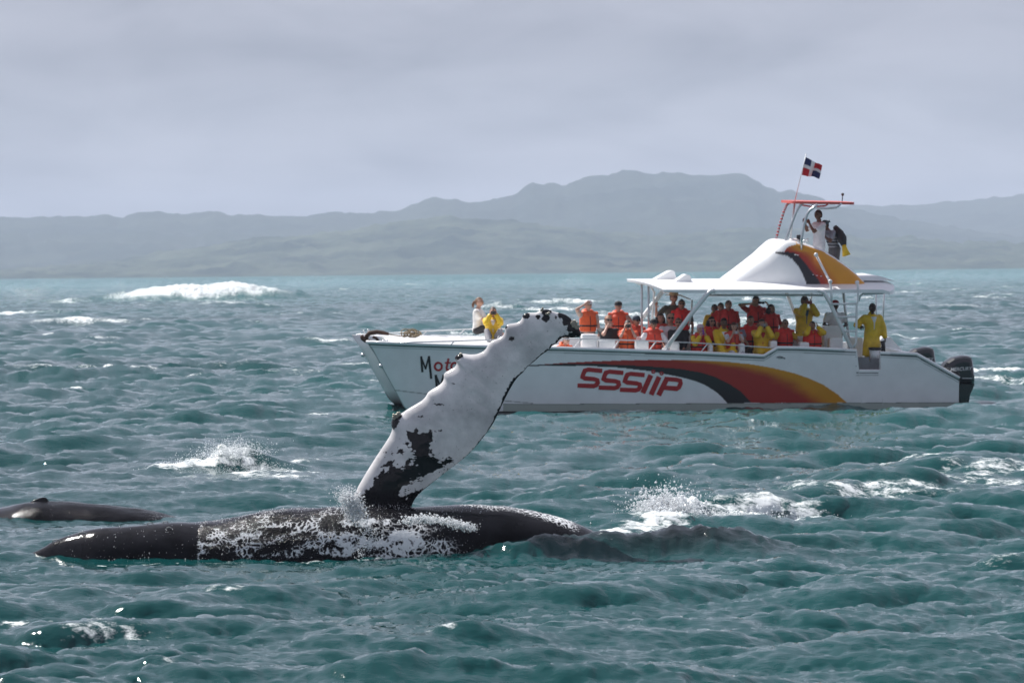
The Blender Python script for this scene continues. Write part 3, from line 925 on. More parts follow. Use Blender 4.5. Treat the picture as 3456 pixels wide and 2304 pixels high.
# white bulge in front of the stripe
def bulge():
    nu, nv = 40, 20
    P = np.zeros((nu, nv, 3))
    c0 = B(2595, 948, 0.86); 
    for i in range(nu):
        u = -1 + 2 * i / (nu - 1)
        for j in range(nv):
            v = j / (nv - 1)
            x = c0.x + u * 0.92
            hgt = 0.68 * max(0, 1 - abs(u) ** 2.2) ** 0.8
            P[i, j] = (x, 0.92 - 0.16 * math.cos(v * math.pi / 2) * max(0, 1 - u * u) ** 0.5, FLYZ + 0.02 + hgt * math.sin(v * math.pi / 2))
    link('flybridge_fairing', grid_mesh('flybridge_fairing', P), M_GEL, fly)
# small emblem prints on the black stripe
for (a, b, c_) in ((2685, 860, 9), (2693, 861, 7), (2744, 927, 6), (2757, 930, 7), (2771, 932, 7)):
    p = B(a, b, 0.80)
    bm = bmesh.new()
    add_ball(bm, p + Vector((0, 0.0, 0)), c_ / 138 * 0.6, 1, (1, 0.25, 0.45))
    link('emblem', bm_mesh('emblem', bm), M_LOGO, fly)

# --- flybridge hardtop
def hardtop():
    bm = bmesh.new()
    a = B(2650, 681, YC); b = B(2868, 685, YC)
    L = (b.x - a.x)
    n = 20
    rt, rb = [], []
    for side, lst in ((1, rt), (-1, rb)):
        for k in range(40):
            t = 2 * math.pi * k / 40
            cx_, sy = math.cos(t), math.sin(t)
            q = 0.35
            x = a.x + L / 2 + L / 2 * math.copysign(abs(cx_) ** q, cx_)
            y = YC + 0.95 * math.copysign(abs(sy) ** q, sy)
            f = (x - a.x) / L
            z = a.z + (b.z - a.z) * f + (0.03 if side > 0 else -0.03)
            lst.append(bm.verts.new((x, y, z)))
    for k in range(40):
        bm.faces.new((rt[k], rt[(k + 1) % 40], rb[(k + 1) % 40], rb[k]))
    bm.faces.new(rt); bm.faces.new(rb[::-1])
    m = mat('red_canvas', (0.55, 0.10, 0.085), 0.6, var=0.1)
    return link('hardtop', bm_mesh('hardtop', bm), m, fly, smooth=False)
ht = hardtop()
tube_part('hardtop_post', [B(x, y, 3.2) for x, y in ((2666, 684), (2655, 692), (2646, 712), (2632, 757), (2621, 800), (2620, 816), (2626, 842))], 0.03, M_STEEL, fly)
bm = bmesh.new()                 # red tape wound round the far post
pl = [B(x, y, 3.2) for x, y in ((2655, 692), (2646, 712), (2632, 757), (2621, 800), (2620, 816), (2625, 840))]
for k in range(len(pl) - 1):
    for q in range(4):
        a = pl[k].lerp(pl[k + 1], q / 4 + 0.03); b = pl[k].lerp(pl[k + 1], q / 4 + 0.14)
        add_tube(bm, [a, b], 0.034, 8)
tp_ = link('tape_band', bm_mesh('tape_band', bm), M_RED, fly)
tube_part('hardtop_post', [B(x, y, 1.5) for x, y in ((2712, 684), (2704, 690), (2694, 703), (2684, 722), (2668, 765), (2656, 800), (2652, 815), (2653, 848))], 0.03, M_STEEL, fly)
tube_part('hardtop_post', [B(x, y, 1.1) for x, y in ((2758, 690), (2745, 701), (2732, 711), (2723, 725), (2713, 760), (2706, 800), (2704, 846))], 0.034, M_STEEL, fly)
tube_part('hardtop_post', [B(x, y, YC) for x, y in ((2682, 686), (2674, 750), (2666, 815))], 0.024, M_WTUBE, fly)
tube_part('hardtop_brace', [B(x, y, 1.4) for x, y in ((2840, 686), (2832, 694), (2822, 701), (2790, 704), (2758, 703), (2740, 690))], 0.024, M_STEEL, fly)
tube_part('hardtop_brace', [B(x, y, 3.2) for x, y in ((2795, 688), (2785, 695), (2740, 698), (2704, 692))], 0.02, M_RED, fly)
tube_part('antenna', [B(2842, 682, YC), B(2844, 660, YC)], 0.012, M_BLACK, fly)
bm = bmesh.new(); add_ball(bm, B(2844, 656, YC), 0.04, 2); link('antenna_tip', bm_mesh('antenna_tip', bm), M_BLACK, fly)
bm = bmesh.new()                 # grab rail and horns on the dome crest
add_tube(bm, [B(x, y, 1.5) for x, y in ((2700, 826), (2712, 812), (2725, 808), (2728, 818))], 0.018)
link('grab_rail', bm_mesh('grab_rail', bm), M_STEEL, fly); bm = bmesh.new()
add_tube(bm, [B(x, y, 1.7) for x, y in ((2716, 822), (2728, 806))], 0.016)
link('lever', bm_mesh('lever', bm), M_STEEL, fly)
bm = bmesh.new(); add_box(bm, B(2695, 806, YC), (0.10, 0.1, 0.2), bevel=0.02); add_tube(bm, [B(2700, 812, YC), B(2705, 822, YC)], 0.03)
link('search_light', bm_mesh('search_light', bm), M_BLACK, fly)
bm = bmesh.new(); add_ball(bm, B(2680, 812, YC), 0.12, 2, (1.3, 1, 0.5)); link('instrument_pod', bm_mesh('instrument_pod', bm), M_GEL, fly)
# strut down the painted side and the two posts over the fascia
tube_part('side_strut', [B(2753, 858, 0.95), B(2780, 910, 0.70), B(2802, 952, 0.30), B(2806, 990, 0.2), B(2806, 1022, 0.2)], 0.03, M_WTUBE)
for x_, y_, d_ in ((2754, 860, 0.85), (2802, 950, 0.24), (2893, 953, 0.24)):
    bm = bmesh.new(); add_ball(bm, B(x_, y_, d_), 0.055, 2); link('strut_bracket', bm_mesh('strut_bracket', bm), M_WTUBE, boat)

# --- canopy struts
for pts, r, y, m in (
    ([(2412, 980), (2398, 983), (2385, 995), (2330, 1063), (2240, 1186)], 0.055, 0.2, M_WTUBE),
    ([(2242, 976), (2166, 1075), (2135, 1115)], 0.06, YB - 0.4, M_WTUBE),
    ([(2166, 950), (2166, 1062), (2167, 1150)], 0.026, YC - 0.8, M_STEEL),
    ([(2189, 955), (2189, 1062), (2189, 1155)], 0.026, YC - 1.0, M_STEEL),
    ([(2195, 966), (2208, 985), (2204, 1040), (2198, 1108)], 0.03, YB - 0.7, M_WTUBE),
    ([(2336, 1012), (2334, 1050), (2326, 1100)], 0.022, YC, M_WTUBE),
    ([(2760, 979), (2780, 986), (2800, 1020), (2836, 1096), (2874, 1176)], 0.05, 0.22, M_WTUBE),
    ([(2651, 980), (2668, 1020), (2698, 1098), (2710, 1130)], 0.045, YB - 0.4, M_WTUBE),
    ([(2740, 980), (2735, 1040)], 0.03, YB - 0.4, M_WTUBE),
    ([(2845, 975), (2852, 1040), (2868, 1165)], 0.035, 2.2, M_STEEL),
    ([(2957, 972), (2957, 1050), (2957, 1140)], 0.022, YB - 0.6, M_STEEL),
    ([(2985, 972), (2982, 1040), (2978, 1140)], 0.022, YB - 0.5, M_STEEL),
    ([(2393, 996), (2600, 995), (2783, 996)], 0.028, 0.45, M_STEEL),
    ([(2898, 1016), (2902, 1000), (2912, 992), (2980, 990), (2996, 978)], 0.026, 0.45, M_STEEL),
    ([(2236, 985), (2300, 998), (2330, 1010)], 0.02, 3.4, M_STEEL),
):
    rail('canopy_strut', pts, y, r, m)
# --- boarding ladder hanging from the roof
lad = tube_part('boarding_ladder', [B(x, y, 0.12) for x, y in ((2893, 953), (2896, 975), (2896, 1015), (2891, 1030), (2890, 1120), (2889, 1158), (2880, 1172))], 0.028, M_WTUBE)
for (xa, ya, xb, yb) in ((2806, 1026, 2893, 1025), (2828, 1069, 2891, 1069), (2853, 1118, 2890, 1117)):
    tube_part('rung', [B(xa, ya, 0.16), B(xb, yb, 0.12)], 0.024, M_WTUBE, lad)

# --- benches, seat pods, console
def bench(xa, xb, y):
    bm = bmesh.new()
    add_box(bm, ((xa + xb) / 2, y + 0.22, FLOOR + 0.40), (xb - xa, 0.46, 0.08), bevel=0.025)
    o = link('bench', bm_mesh('bench', bm), M_GEL, boat, smooth=False)
    bm = bmesh.new(); add_box(bm, ((xa + xb) / 2, y + 0.30, FLOOR + 0.18), (xb - xa - 0.1, 0.26, 0.355)); link('bench_base', bm_mesh('bench_base', bm), M_GEL, o, smooth=False)
    bm = bmesh.new(); add_box(bm, ((xa + xb) / 2, y + 0.49, FLOOR + 0.66), (xb - xa, 0.07, 0.42), bevel=0.025); link('bench_back', bm_mesh('bench_back', bm), M_GEL, o, smooth=False)
bx = lambda px: B(px, 1180, 0.8).x
for xa, xb in ((2000, 2100), (2106, 2280), (2300, 2420), (2424, 2600), (2630, 2770)):
    bench(bx(xa), bx(xb), 1.05)
for xa, xb in ((2030, 2240), (2250, 2480), (2490, 2620), (2640, 2800)):
    bench(bx(xa), bx(xb), 2.15)
for (xa, xb, ya, yb, y) in ((1964, 2016, 1128, 1176, 0.42), (2022, 2078, 1147, 1182, 0.42), (2146, 2190, 1150, 1186, 0.40), (2262, 2294, 1157, 1192, 0.38), (2394, 2407, 1163, 1196, 0.36), (2497, 2515, 1160, 1200, 0.36), (2600, 2624, 1150, 1186, 0.6), (2700, 2732, 1155, 1192, 0.55), (2780, 2842, 1100, 1190, 1.4), (2800, 2846, 1140, 1192, 0.9), (2868, 2914, 1139, 1192, 1.6)):
    bm = bmesh.new()
    a, b = B(xa, ya, y), B(xb, yb, y)
    zb_ = FLOOR
    add_box(bm, ((a.x + b.x) / 2, y + 0.16, (a.z + zb_) / 2), (b.x - a.x, 0.32, a.z - zb_), bevel=0.05)
    link('seat_pod', bm_mesh('seat_pod', bm), M_GEL, boat, smooth=False)
# boarding gate recess panel
bm = bmesh.new()
a = B(2888, 1190, 0.32); b = B(2967, 1252, 0.32)
add_box(bm, ((a.x + b.x) / 2 - 0.12, 0.40, FLOOR + 0.20), ((b.x - a.x) * 0.62, 0.04, 0.42)); add_box(bm, ((a.x + b.x) / 2 + 0.22, 0.46, FLOOR + 0.18), ((b.x - a.x) * 0.42, 0.04, 0.38))
link('gate_panel', bm_mesh('gate_panel', bm), M_GREY, boat, smooth=False)
# far side aft coaming
bm = bmesh.new()
pl = [(2990, 1140), (3006, 1138), (3044, 1180), (3044, 1196), (2975, 1196), (2975, 1150)]
a = [B(x, y, 3.3) for x, y in pl]; b = [p + Vector((0, 1.1, 0)) for p in a]
va = [bm.verts.new(p) for p in a]; vb = [bm.verts.new(p) for p in b]
bm.faces.new(va); bm.faces.new(vb[::-1])
for k in range(len(pl)): bm.faces.new((va[k], va[(k + 1) % len(pl)], vb[(k + 1) % len(pl)], vb[k]))
link('aft_coaming', bm_mesh('aft_coaming', bm), M_GEL, boat, smooth=False)

# --- outboard motors
def outboard(y, pl, low):
    """Cowling outline pl in photo pixels on plane y, with depth to either side."""
    me = [B(px, py, y) for px, py in pl]
    cx_ = sum(p.x for p in me) / len(me); cz = sum(p.z for p in me) / len(me)
    bm = bmesh.new()
    prof = [(-0.30, 0.55), (-0.26, 0.82), (-0.18, 0.95), (0.0, 1.0), (0.18, 0.95), (0.26, 0.82), (0.30, 0.55)]
    rings = []
    for dy, s in prof:
        rings.append([bm.verts.new((cx_ + (p.x - cx_) * s, y + dy + 0.3, cz + (p.z - cz) * s)) for p in me])
    n = len(me)
    for i in range(len(rings) - 1):
        for k in range(n):
            bm.faces.new((rings[i][k], rings[i][(k + 1) % n], rings[i + 1][(k + 1) % n], rings[i + 1][k]))
    bm.faces.new(rings[0]); bm.faces.new(rings[-1][::-1])
    o = link('outboard_motor', bm_mesh('outboard_motor', bm), M_ENG, boat, smooth=False)
    mod = o.modifiers.new('b', 'BEVEL'); mod.width = 0.02; mod.segments = 2
    bm = bmesh.new()
    a = [B(px, py, y + 0.12) for px, py in low]; b = [p + Vector((0, 0.36, 0)) for p in a]
    va = [bm.verts.new(p) for p in a]; vb = [bm.verts.new(p) for p in b]
    bm.faces.new(va); bm.faces.new(vb[::-1])
    for k in range(len(a)): bm.faces.new((va[k], va[(k + 1) % len(a)], vb[(k + 1) % len(a)], vb[k]))
    bmesh.ops.bevel(bm, geom=bm.edges[:], offset=0.03, segments=2, affect='EDGES')
    link('motor_leg', bm_mesh('motor_leg', bm), M_ENG, o, smooth=False)
    return o
COWL = [(3182, 1240), (3196, 1222), (3219, 1207), (3254, 1200), (3270, 1201), (3284, 1205), (3288, 1216), (3292, 1245), (3295, 1270), (3295, 1290), (3288, 1300), (3240, 1300), (3232, 1290), (3225, 1265)]
LOW = [(3236, 1292), (3293, 1292), (3280, 1310), (3274, 1332), (3271, 1352), (3268, 1420), (3236, 1420)]
def shift(pl, dx, dy, s=1.0): return [((x - 3240) * s + 3240 + dx, (y - 1250) * s + 1250 + dy) for x, y in pl]
mot = outboard(0.35, COWL, LOW)
mot2 = outboard(3.75, shift(COWL, -128, -31, 0.97), shift(LOW, -128, -31, 0.97))
def text_mesh(name, s, size, M, m, parent, shear=0.0, bold=0.0):
    c = bpy.data.curves.new(name, 'FONT')
    c.body = s; c.size = size; c.extrude = 0.003; c.shear = shear; c.offset = bold
    c.align_x = 'LEFT'
    t = bpy.data.objects.new('t_', c); COL.objects.link(t)
    bpy.context.view_layer.update()
    me = bpy.data.meshes.new_from_object(t.evaluated_get(bpy.context.evaluated_depsgraph_get()))
    bpy.data.objects.remove(t); bpy.data.curves.remove(c)
    me.transform(M)
    o = link(name, me, m, parent, smooth=False)
    return o
RX = Matrix.Rotation(R(90), 4, 'X')
for mo, y, dx, dy, s in ((mot, 0.35, 0, 0, 1.0), (mot2, 3.75, -128, -31, 0.97)):
    q = shift([(3204, 1252), (3248, 1276)], dx, dy, s)
    p = B(*q[0], y - 0.02); text_mesh('lettering', 'MERCURY', 0.118, Matrix.Translation(p + Vector((0.02, -0.01, 0))) @ Matrix.Rotation(R(-3), 4, 'Y') @ RX, M_LOGO, mo, 0.3, 0.002)
    p = B(*q[1], y - 0.02)
    bm = bmesh.new(); add_box(bm, p + Vector((0.12, -0.005, 0)), (0.26, 0.012, 0.018)); link('trim_line', bm_mesh('trim_line', bm), M_LOGO, mo, smooth=False)

# --- lettering on the near hull: strokes laid 6 mm proud of the side
def stroke(bm, pts, w, tw=None):
    pts = [np.array(p, float) for p in pts]
    L, Rr = [], []
    for i, p in enumerate(pts):
        d = pts[min(i + 1, len(pts) - 1)] - pts[max(i - 1, 0)]
        d /= np.linalg.norm(d) + 1e-9
        n = np.array((-d[1], d[0]))
        if 0 < i < len(pts) - 1:
            d1 = pts[i] - pts[i - 1]; d1 /= np.linalg.norm(d1)
            c = abs(np.dot(np.array((-d1[1], d1[0])), n)); k = 1 / max(c, 0.6)
        else: k = 1
        L.append(p + n * w / 2 * k); Rr.append(p - n * w / 2 * k)
    def P3(p, off):
        q = B(p[0], p[1], 0.1)
        return Vector((q.x, float(y_outer(np.array(q.x), np.array(q.z))) - off, q.z))
    for i in range(len(pts) - 1):
        n = max(1, int(np.linalg.norm(pts[i + 1] - pts[i]) / 12))
        for k in range(n):
            f0, f1 = k / n, (k + 1) / n
            quad = [L[i] * (1 - f0) + L[i + 1] * f0, L[i] * (1 - f1) + L[i + 1] * f1, Rr[i] * (1 - f1) + Rr[i + 1] * f1, Rr[i] * (1 - f0) + Rr[i + 1] * f0]
            fr = [bm.verts.new(P3(p, 0.010)) for p in quad]; bk = [bm.verts.new(P3(p, 0.001)) for p in quad]
            bm.faces.new(fr)
            for q in range(4): bm.faces.new((fr[q], fr[(q + 1) % 4], bk[(q + 1) % 4], bk[q]))
def ringp(c, rx, ry, n=18): return [(c[0] + rx * math.cos(2 * math.pi * k / n), c[1] + ry * math.sin(2 * math.pi * k / n)) for k in range(n + 1)]
Z6 = lambda pts: [(1800 + x / 2.0452, 1150 + y / 2.0452) for x, y in pts]
S1 = [(476, 207), (380, 198), (356, 205), (344, 232), (340, 248), (356, 258), (420, 264), (444, 272), (446, 288), (434, 306), (416, 312), (306, 308)]
def letters(name, shapes, m):
    bm = bmesh.new()
    for pts, w in shapes: stroke(bm, pts, w)
    return link(name, bm_mesh(name, bm), m, hull_near, smooth=False)
for dx, dy in ((0, 0), (146, 14), (293, 29)):
    letters('letter', [(Z6([(x + dx, y + dy) for x, y in S1]), 14.5)], M_RED)
for dx, dy in ((0, 0), (57, 12)):
    letters('letter', [(Z6([(812 + dx, 236 + dy), (757 + dx, 360 + dy)]), 17), (Z6(ringp((829 + dx, 213 + dy), 10, 9)), 4.5)], M_RED)
letters('letter', [(Z6([(925, 256), (866, 376)]), 17), (Z6([(906, 262), (990, 268), (1016, 276), (1018, 292), (1006, 322), (992, 330), (890, 322)]), 14.5)], M_RED)
Z8 = lambda pts: [(1150 + x / 3.92, 1050 + y / 3.92) for x, y in pts]
letters('letter', [(Z8([(1080, 606), (1098, 818)]), 7), (Z8([(1078, 612), (1142, 778)]), 5.5), (Z8([(1138, 778), (1182, 604)]), 5.5), (Z8([(1180, 602), (1214, 905)]), 7.5)], M_BLACK)
letters('letter', [(Z8(ringp((1305, 740), 46, 50)), 7)], M_RED)
letters('letter', [(Z8([(1436, 632), (1412, 760), (1420, 786), (1450, 784)]), 7), (Z8([(1390, 690), (1466, 688)]), 5)], M_RED)
letters('letter', [(Z8(ringp((1518, 738), 44, 50)), 7)], M_RED)
letters('letter', [(Z8([(1272, 850), (1292, 1040)]), 8), (Z8([(1272, 856), (1336, 1010)]), 6), (Z8([(1334, 1010), (1376, 848)]), 6), (Z8([(1374, 848), (1404, 1130)]), 8)], M_BLACK)
# small print by the gunwale step
bm = bmesh.new()
stroke(bm, [(2621, 1206), (2632, 1203), (2640, 1205), (2650, 1210)], 3.5); stroke(bm, [(2626, 1209), (2640, 1208)], 2.2)
link('decal', bm_mesh('decal', bm), M_RUBBER, hull_near, smooth=False)

# bow eye fittings
for h_, y, px, py in ((hull_near, 0.78, 1285, 1234), (hull_far, YB - 0.78, 1224, 1198)):
    bm = bmesh.new()
    add_ball(bm, B(px, py, y), 0.05, 2); add_tube(bm, [B(px - 4, py - 3, y), B(px + 6, py + 4, y)], 0.03)
    link('bow_eye', bm_mesh('bow_eye', bm), M_STEEL, h_)
for px, py, y in ((1228, 1124, YB - 0.8), (1242, 1120, YB - 0.8), (1294, 1157, 0.7), (1306, 1156, 0.7)):
    bm = bmesh.new(); add_tube(bm, [B(px, py, y), B(px, py - 5, y)], 0.02); add_ball(bm, B(px, py - 6, y), 0.035, 2)
    link('cleat', bm_mesh('cleat', bm), M_STEEL, boat)

# --- loose things on the boat
def thing_mesh(name, bm, mats, label, cat, group=None, M=MB, smooth=True):
    me = bm_mesh(name, bm)
    bb = [v.co for v in me.vertices]
    c = Vector((sum(v.x for v in bb) / len(bb), sum(v.y for v in bb) / len(bb), min(v.z for v in bb)))
    me.transform(Matrix.Translation(-c))
    o = link(name, me, mats, None, smooth)
    o.matrix_world = M @ Matrix.Translation(c)
    return tag(o, label, cat, group)
bm = bmesh.new()
add_tube(bm, [B(x, y, 2.9) for x, y in ((1220, 1131), (1224, 1141), (1235, 1149), (1250, 1153), (1263, 1156))], 0.055, rr=[0.04, 0.06, 0.06, 0.05, 0.03])
add_tube(bm, [B(x, y, 2.9) for x, y in ((1234, 1148), (1239, 1132), (1247, 1124), (1272, 1120), (1293, 1123), (1312, 1127))], 0.05, rr=[0.05, 0.055, 0.06, 0.055, 0.05, 0.035])
add_tube(bm, [B(x, y, 2.9) for x, y in ((1258, 1137), (1268, 1140), (1277, 1149))], 0.035)
thing_mesh('anchor', bm, M_RUST, 'rusty brown anchor lying across the bows of the catamaran', 'anchor')
bm = bmesh.new()
rr_ = random.Random(4)
for k in range(9):
    c = B(1388 + rr_.uniform(-14, 14), 1128 + rr_.uniform(-4, 3), 3.0 + rr_.uniform(-.2, .2))
    a = rr_.uniform(0.10, 0.2); ph = rr_.uniform(0, 6)
    tilt = Matrix.Rotation(rr_.uniform(-.9, .9), 3, 'X')
    add_tube(bm, [c + tilt @ Vector((a * math.cos(t + ph), a * math.sin(t + ph), 0.02 * math.sin(2 * t))) for t in [k2 * 0.45 for k2 in range(14)]], 0.014, 6)
add_tube(bm, [B(x, y, 2.9) for x, y in ((1375, 1132), (1350, 1134), (1325, 1130), (1310, 1127))], 0.014, 6)
thing_mesh('rope', bm, M_ROPE, 'tangled heap of tan rope on the white foredeck behind the anchor', 'rope')
# bucket
bk = empty('bucket', MB @ Matrix.Translation(Vector((B(2953, 1210, 0.6).x, 0.6, FLOOR + 0.30))))
tag(bk, 'white bucket with black rim at the stern boarding gate', 'bucket')
bm = bmesh.new(); add_lathe(bm, [(0.11, 0.0), (0.145, 0.28), (0.135, 0.28), (0.10, 0.02)], seg=24); link('bucket_body', bm_mesh('bucket_body', bm), M_WTUBE, bk)
bm = bmesh.new(); add_lathe(bm, [(0.150, 0.272), (0.165, 0.29), (0.165, 0.335), (0.13, 0.335), (0.13, 0.29)], seg=24); link('rim', bm_mesh('rim', bm), M_BLACK, bk)
bm = bmesh.new(); add_box(bm, (0, 0, -0.155), (0.36, 0.36, 0.29)); link('stand', bm_mesh('stand', bm), M_GREY, bk, smooth=False)
bm = bmesh.new(); add_tube(bm, [B(2981, 1190, 0.7), B(2981, 1165, 0.7), B(2978, 1150, 0.7)], 0.055); thing_mesh('fuel_hose', bm, M_BLACK, 'short black hose standing beside the white bucket at the stern', 'hose')
# flag
fl = empty('flag', MB @ Matrix.Translation(B(2682, 681, YC - 0.3)))
tag(fl, 'red, white and blue quartered flag flying from a thin pole above the flybridge', 'flag')
FI = (MB @ Matrix.Translation(B(2682, 681, YC - 0.3)))
LB = lambda px, py, y=YC - 0.3: B(px, py, y) - B(2682, 681, YC - 0.3)
tube_part('pole', [LB(2682, 681), LB(2700, 605), LB(2721, 520)], 0.011, M_WTUBE, fl)
n, m_ = 40, 28
P = np.zeros((n, m_, 3)); cl_ = np.zeros((n, m_, 3))
tl, tr, br, bl = LB(2718, 530), LB(2776, 560), LB(2763, 601), LB(2706, 591)
for i in range(n):
    u = i / (n - 1)
    for j in range(m_):
        v = j / (m_ - 1)
        p = tl.lerp(tr, u).lerp(bl.lerp(br, u), v)
        w = 0.035 * math.sin(u * 9 + v * 2.0) * u
        P[i, j] = (p.x, p.y + 2.2 * w, p.z + 0.7 * w)
        if abs(u - 0.47) < 0.09 or abs(v - 0.48) < 0.10: cl_[i, j] = (0.75, 0.75, 0.76)
        elif (u < 0.47) == (v < 0.48): cl_[i, j] = (0.018, 0.028, 0.11)
        else: cl_[i, j] = (0.50, 0.012, 0.022)
fm = link('cloth', grid_mesh('cloth', P, cols=cl_), mat('flag_cloth', (1, 1, 1), 0.8, var=0.05, vcol=True), fl)
sm = fm.modifiers.new('s', 'SOLIDIFY'); sm.thickness = 0.004
# ------------------------------------------------------------------ people
SKIN = {'light': (0.56, 0.33, 0.25), 'tan': (0.42, 0.22, 0.15), 'brown': (0.17, 0.08, 0.05), 'dark': (0.035, 0.018, 0.013)}
ORANGE = (0.78, 0.115, 0.022); REDV = (0.70, 0.030, 0.022); YEL = (0.78, 0.50, 0.012)
M_EYE = mat('eye', (0.03, 0.025, 0.02), 0.2); M_LIP = mat('lip', (0.30, 0.09, 0.08), 0.5)
M_STRAP = mat('black_webbing', (0.012, 0.012, 0.014), 0.7); M_LENS = mat('dark_lens', (0.008, 0.008, 0.01), 0.12)
M_CAMERA = mat('camera_black', (0.015, 0.015, 0.017), 0.4)
def capsule(bm, p, q, r1, r2, seg=9):
    p, q = Vector(p), Vector(q)
    d = (q - p)
    if d.length < 1e-5: d = Vector((0, 0, 1e-3))
    dn = d.normalized()
    pts = [p - dn * r1 * 0.85, p - dn * r1 * 0.5, p, p + d * 0.5, q, q + dn * r2 * 0.5, q + dn * r2 * 0.85]
    rr = [r1 * 0.5, r1 * 0.87, r1, (r1 + r2) / 2, r2, r2 * 0.87, r2 * 0.5]
    add_tube(bm, pts, 0, seg, True, rr)
def loft_torso(bm, secs, seg=16):
    """secs: (centre, rx, ry) stacked ellipses, horizontal axes x and y."""
    rings = []
    for c, rx, ry in secs:
        rings.append([bm.verts.new(Vector(c) + Vector((rx * math.cos(2 * math.pi * k / seg), ry * math.sin(2 * math.pi * k / seg), 0))) for k in range(seg)])
    for i in range(len(rings) - 1):
        for k in range(seg):
            bm.faces.new((rings[i][k], rings[i][(k + 1) % seg], rings[i + 1][(k + 1) % seg], rings[i + 1][k]))
    bm.faces.new(rings[0][::-1]); bm.faces.new(rings[-1])
_dg = None
def remeshed(bm, voxel, smooth=2):
    """Fuse overlapping closed shapes into one continuous surface."""
    bmesh.ops.recalc_face_normals(bm, faces=bm.faces)
    me = bpy.data.meshes.new('tmp'); bm.to_mesh(me); bm.free()
    o = bpy.data.objects.new('tmp', me); COL.objects.link(o)
    m = o.modifiers.new('r', 'REMESH'); m.mode = 'VOXEL'; m.voxel_size = voxel
    if smooth:
        s = o.modifiers.new('s', 'SMOOTH'); s.iterations = smooth; s.factor = 0.5
    dg = bpy.context.evaluated_depsgraph_get(); 
    r = bpy.data.meshes.new_from_object(o.evaluated_get(dg))
    bpy.data.objects.remove(o); bpy.data.meshes.remove(me)
    return r
def ik(S, T, l1, l2, hint):
    S, T, hint = Vector(S), Vector(T), Vector(hint)
    d = T - S
    L = min(d.length, (l1 + l2) * 0.985)
    dn = d.normalized()
    T2 = S + dn * L
    a = (l1 * l1 - l2 * l2 + L * L) / (2 * L)
    h = math.sqrt(max(l1 * l1 - a * a, 0))
    n = hint - dn * hint.dot(dn)
    n.normalize()
    return S + dn * a + n * h, T2
ARMS = {   # (left of picture, right of picture) hand targets for a standing trunk, pelvis at 0.93
    'down': ((-.25, -.02, .80), (.25, -.02, .80)),
    'cam': ((-.075, -.22, 1.545), (.075, -.22, 1.545)),
    'lowcam': ((-.08, -.26, 1.42), (.08, -.26, 1.42)),
    'lap': ((-.13, -.30, 1.0), (.13, -.30, 1.0)),
    'spread': ((-.36, -.18, 1.0), (.36, -.18, 1.0)),
    'shade': ((-.12, -.14, 1.66), (.20, -.20, .86)),
    'rail': ((-.20, -.25, .98), (.34, -.12, 1.0)),
    'mouth': ((-.06, -.16, 1.50), (.15, -.25, 1.02)),
    'strut': ((-.46, -.12, 1.40), (.22, -.04, .84)),
    'cross': ((-.10, -.22, 1.08), (.10, -.22, 1.08)),
    'face': ((-.11, -.10, 1.58), (.11, -.10, 1.58)),
    'gate': ((-.33, -.12, 1.16), (.30, -.06, .86)),
    'behind': ((-.26, .10, .92), (.22, -.12, .90)),
    'point': ((-.30, -.20, 1.44), (.02, -.26, 1.42)),
    'wide': ((-.16, -.16, 1.56), (.30, -.02, 1.50)),
}
_hb = None
def head_mesh(bm, c, yaw, tilt, mi_skin=0):
    """Head with chin, nose, brow, ears, eyes and mouth, facing -y, centre of skull c."""
    M = Matrix.Translation(c) @ Matrix.Rotation(yaw, 4, 'Z') @ Matrix.Rotation(tilt, 4, 'X')
    g = bmesh.ops.create_uvsphere(bm, u_segments=18, v_segments=13, radius=1.0)
    for v in g['verts']:
        x, y, z = v.co
        low = max(0.0, -z)
        sx = 0.076 * (1 - 0.28 * low * low); sy = 0.096 * (1 - 0.18 * low)
        yy_ = y * sy
        if y < 0: yy_ -= 0.012 * max(0, -z) * (1 - abs(x))
        if y < -0.55 and 0.02 < z < 0.32 and 0.2 < abs(x) < 0.6: yy_ += 0.010          # eye sockets
        if y < -0.8 and -0.38 < z < 0.10 and abs(x) < 0.28: yy_ -= 0.020 * (1 - abs(z + 0.22) / 0.35)  # nose
        v.co = Vector((x * sx, yy_, z * 0.118))
        for f in v.link_faces: f.material_index = mi_skin
    bmesh.ops.transform(bm, matrix=M, verts=g['verts'])
    for s in (-1, 1):
        add_ball(bm, M @ Vector((s * 0.076, 0.012, -0.005)), 0.026, 1, (0.35, 0.6, 1.0), M.to_3x3(), mi_skin)
        add_ball(bm, M @ Vector((s * 0.031, -0.083, 0.016)), 0.0115, 1, (1.2, 0.6, 0.7), M.to_3x3(), 1)
        add_tube(bm, [M @ Vector((s * 0.016, -0.092, 0.036)), M @ Vector((s * 0.048, -0.084, 0.037))], 0.0045, 5, True, None, 1)
    add_ball(bm, M @ Vector((0, -0.098, -0.062)), 0.02, 1, (1.1, 0.35, 0.32), M.to_3x3(), 2)
    add_tube(bm, [M @ Vector((0, -0.094, 0.025)), M @ Vector((0, -0.116, -0.022)), M @ Vector((0, -0.10, -0.032))], 0.011, 6, True, [0.007, 0.013, 0.010], mi_skin)
    return M
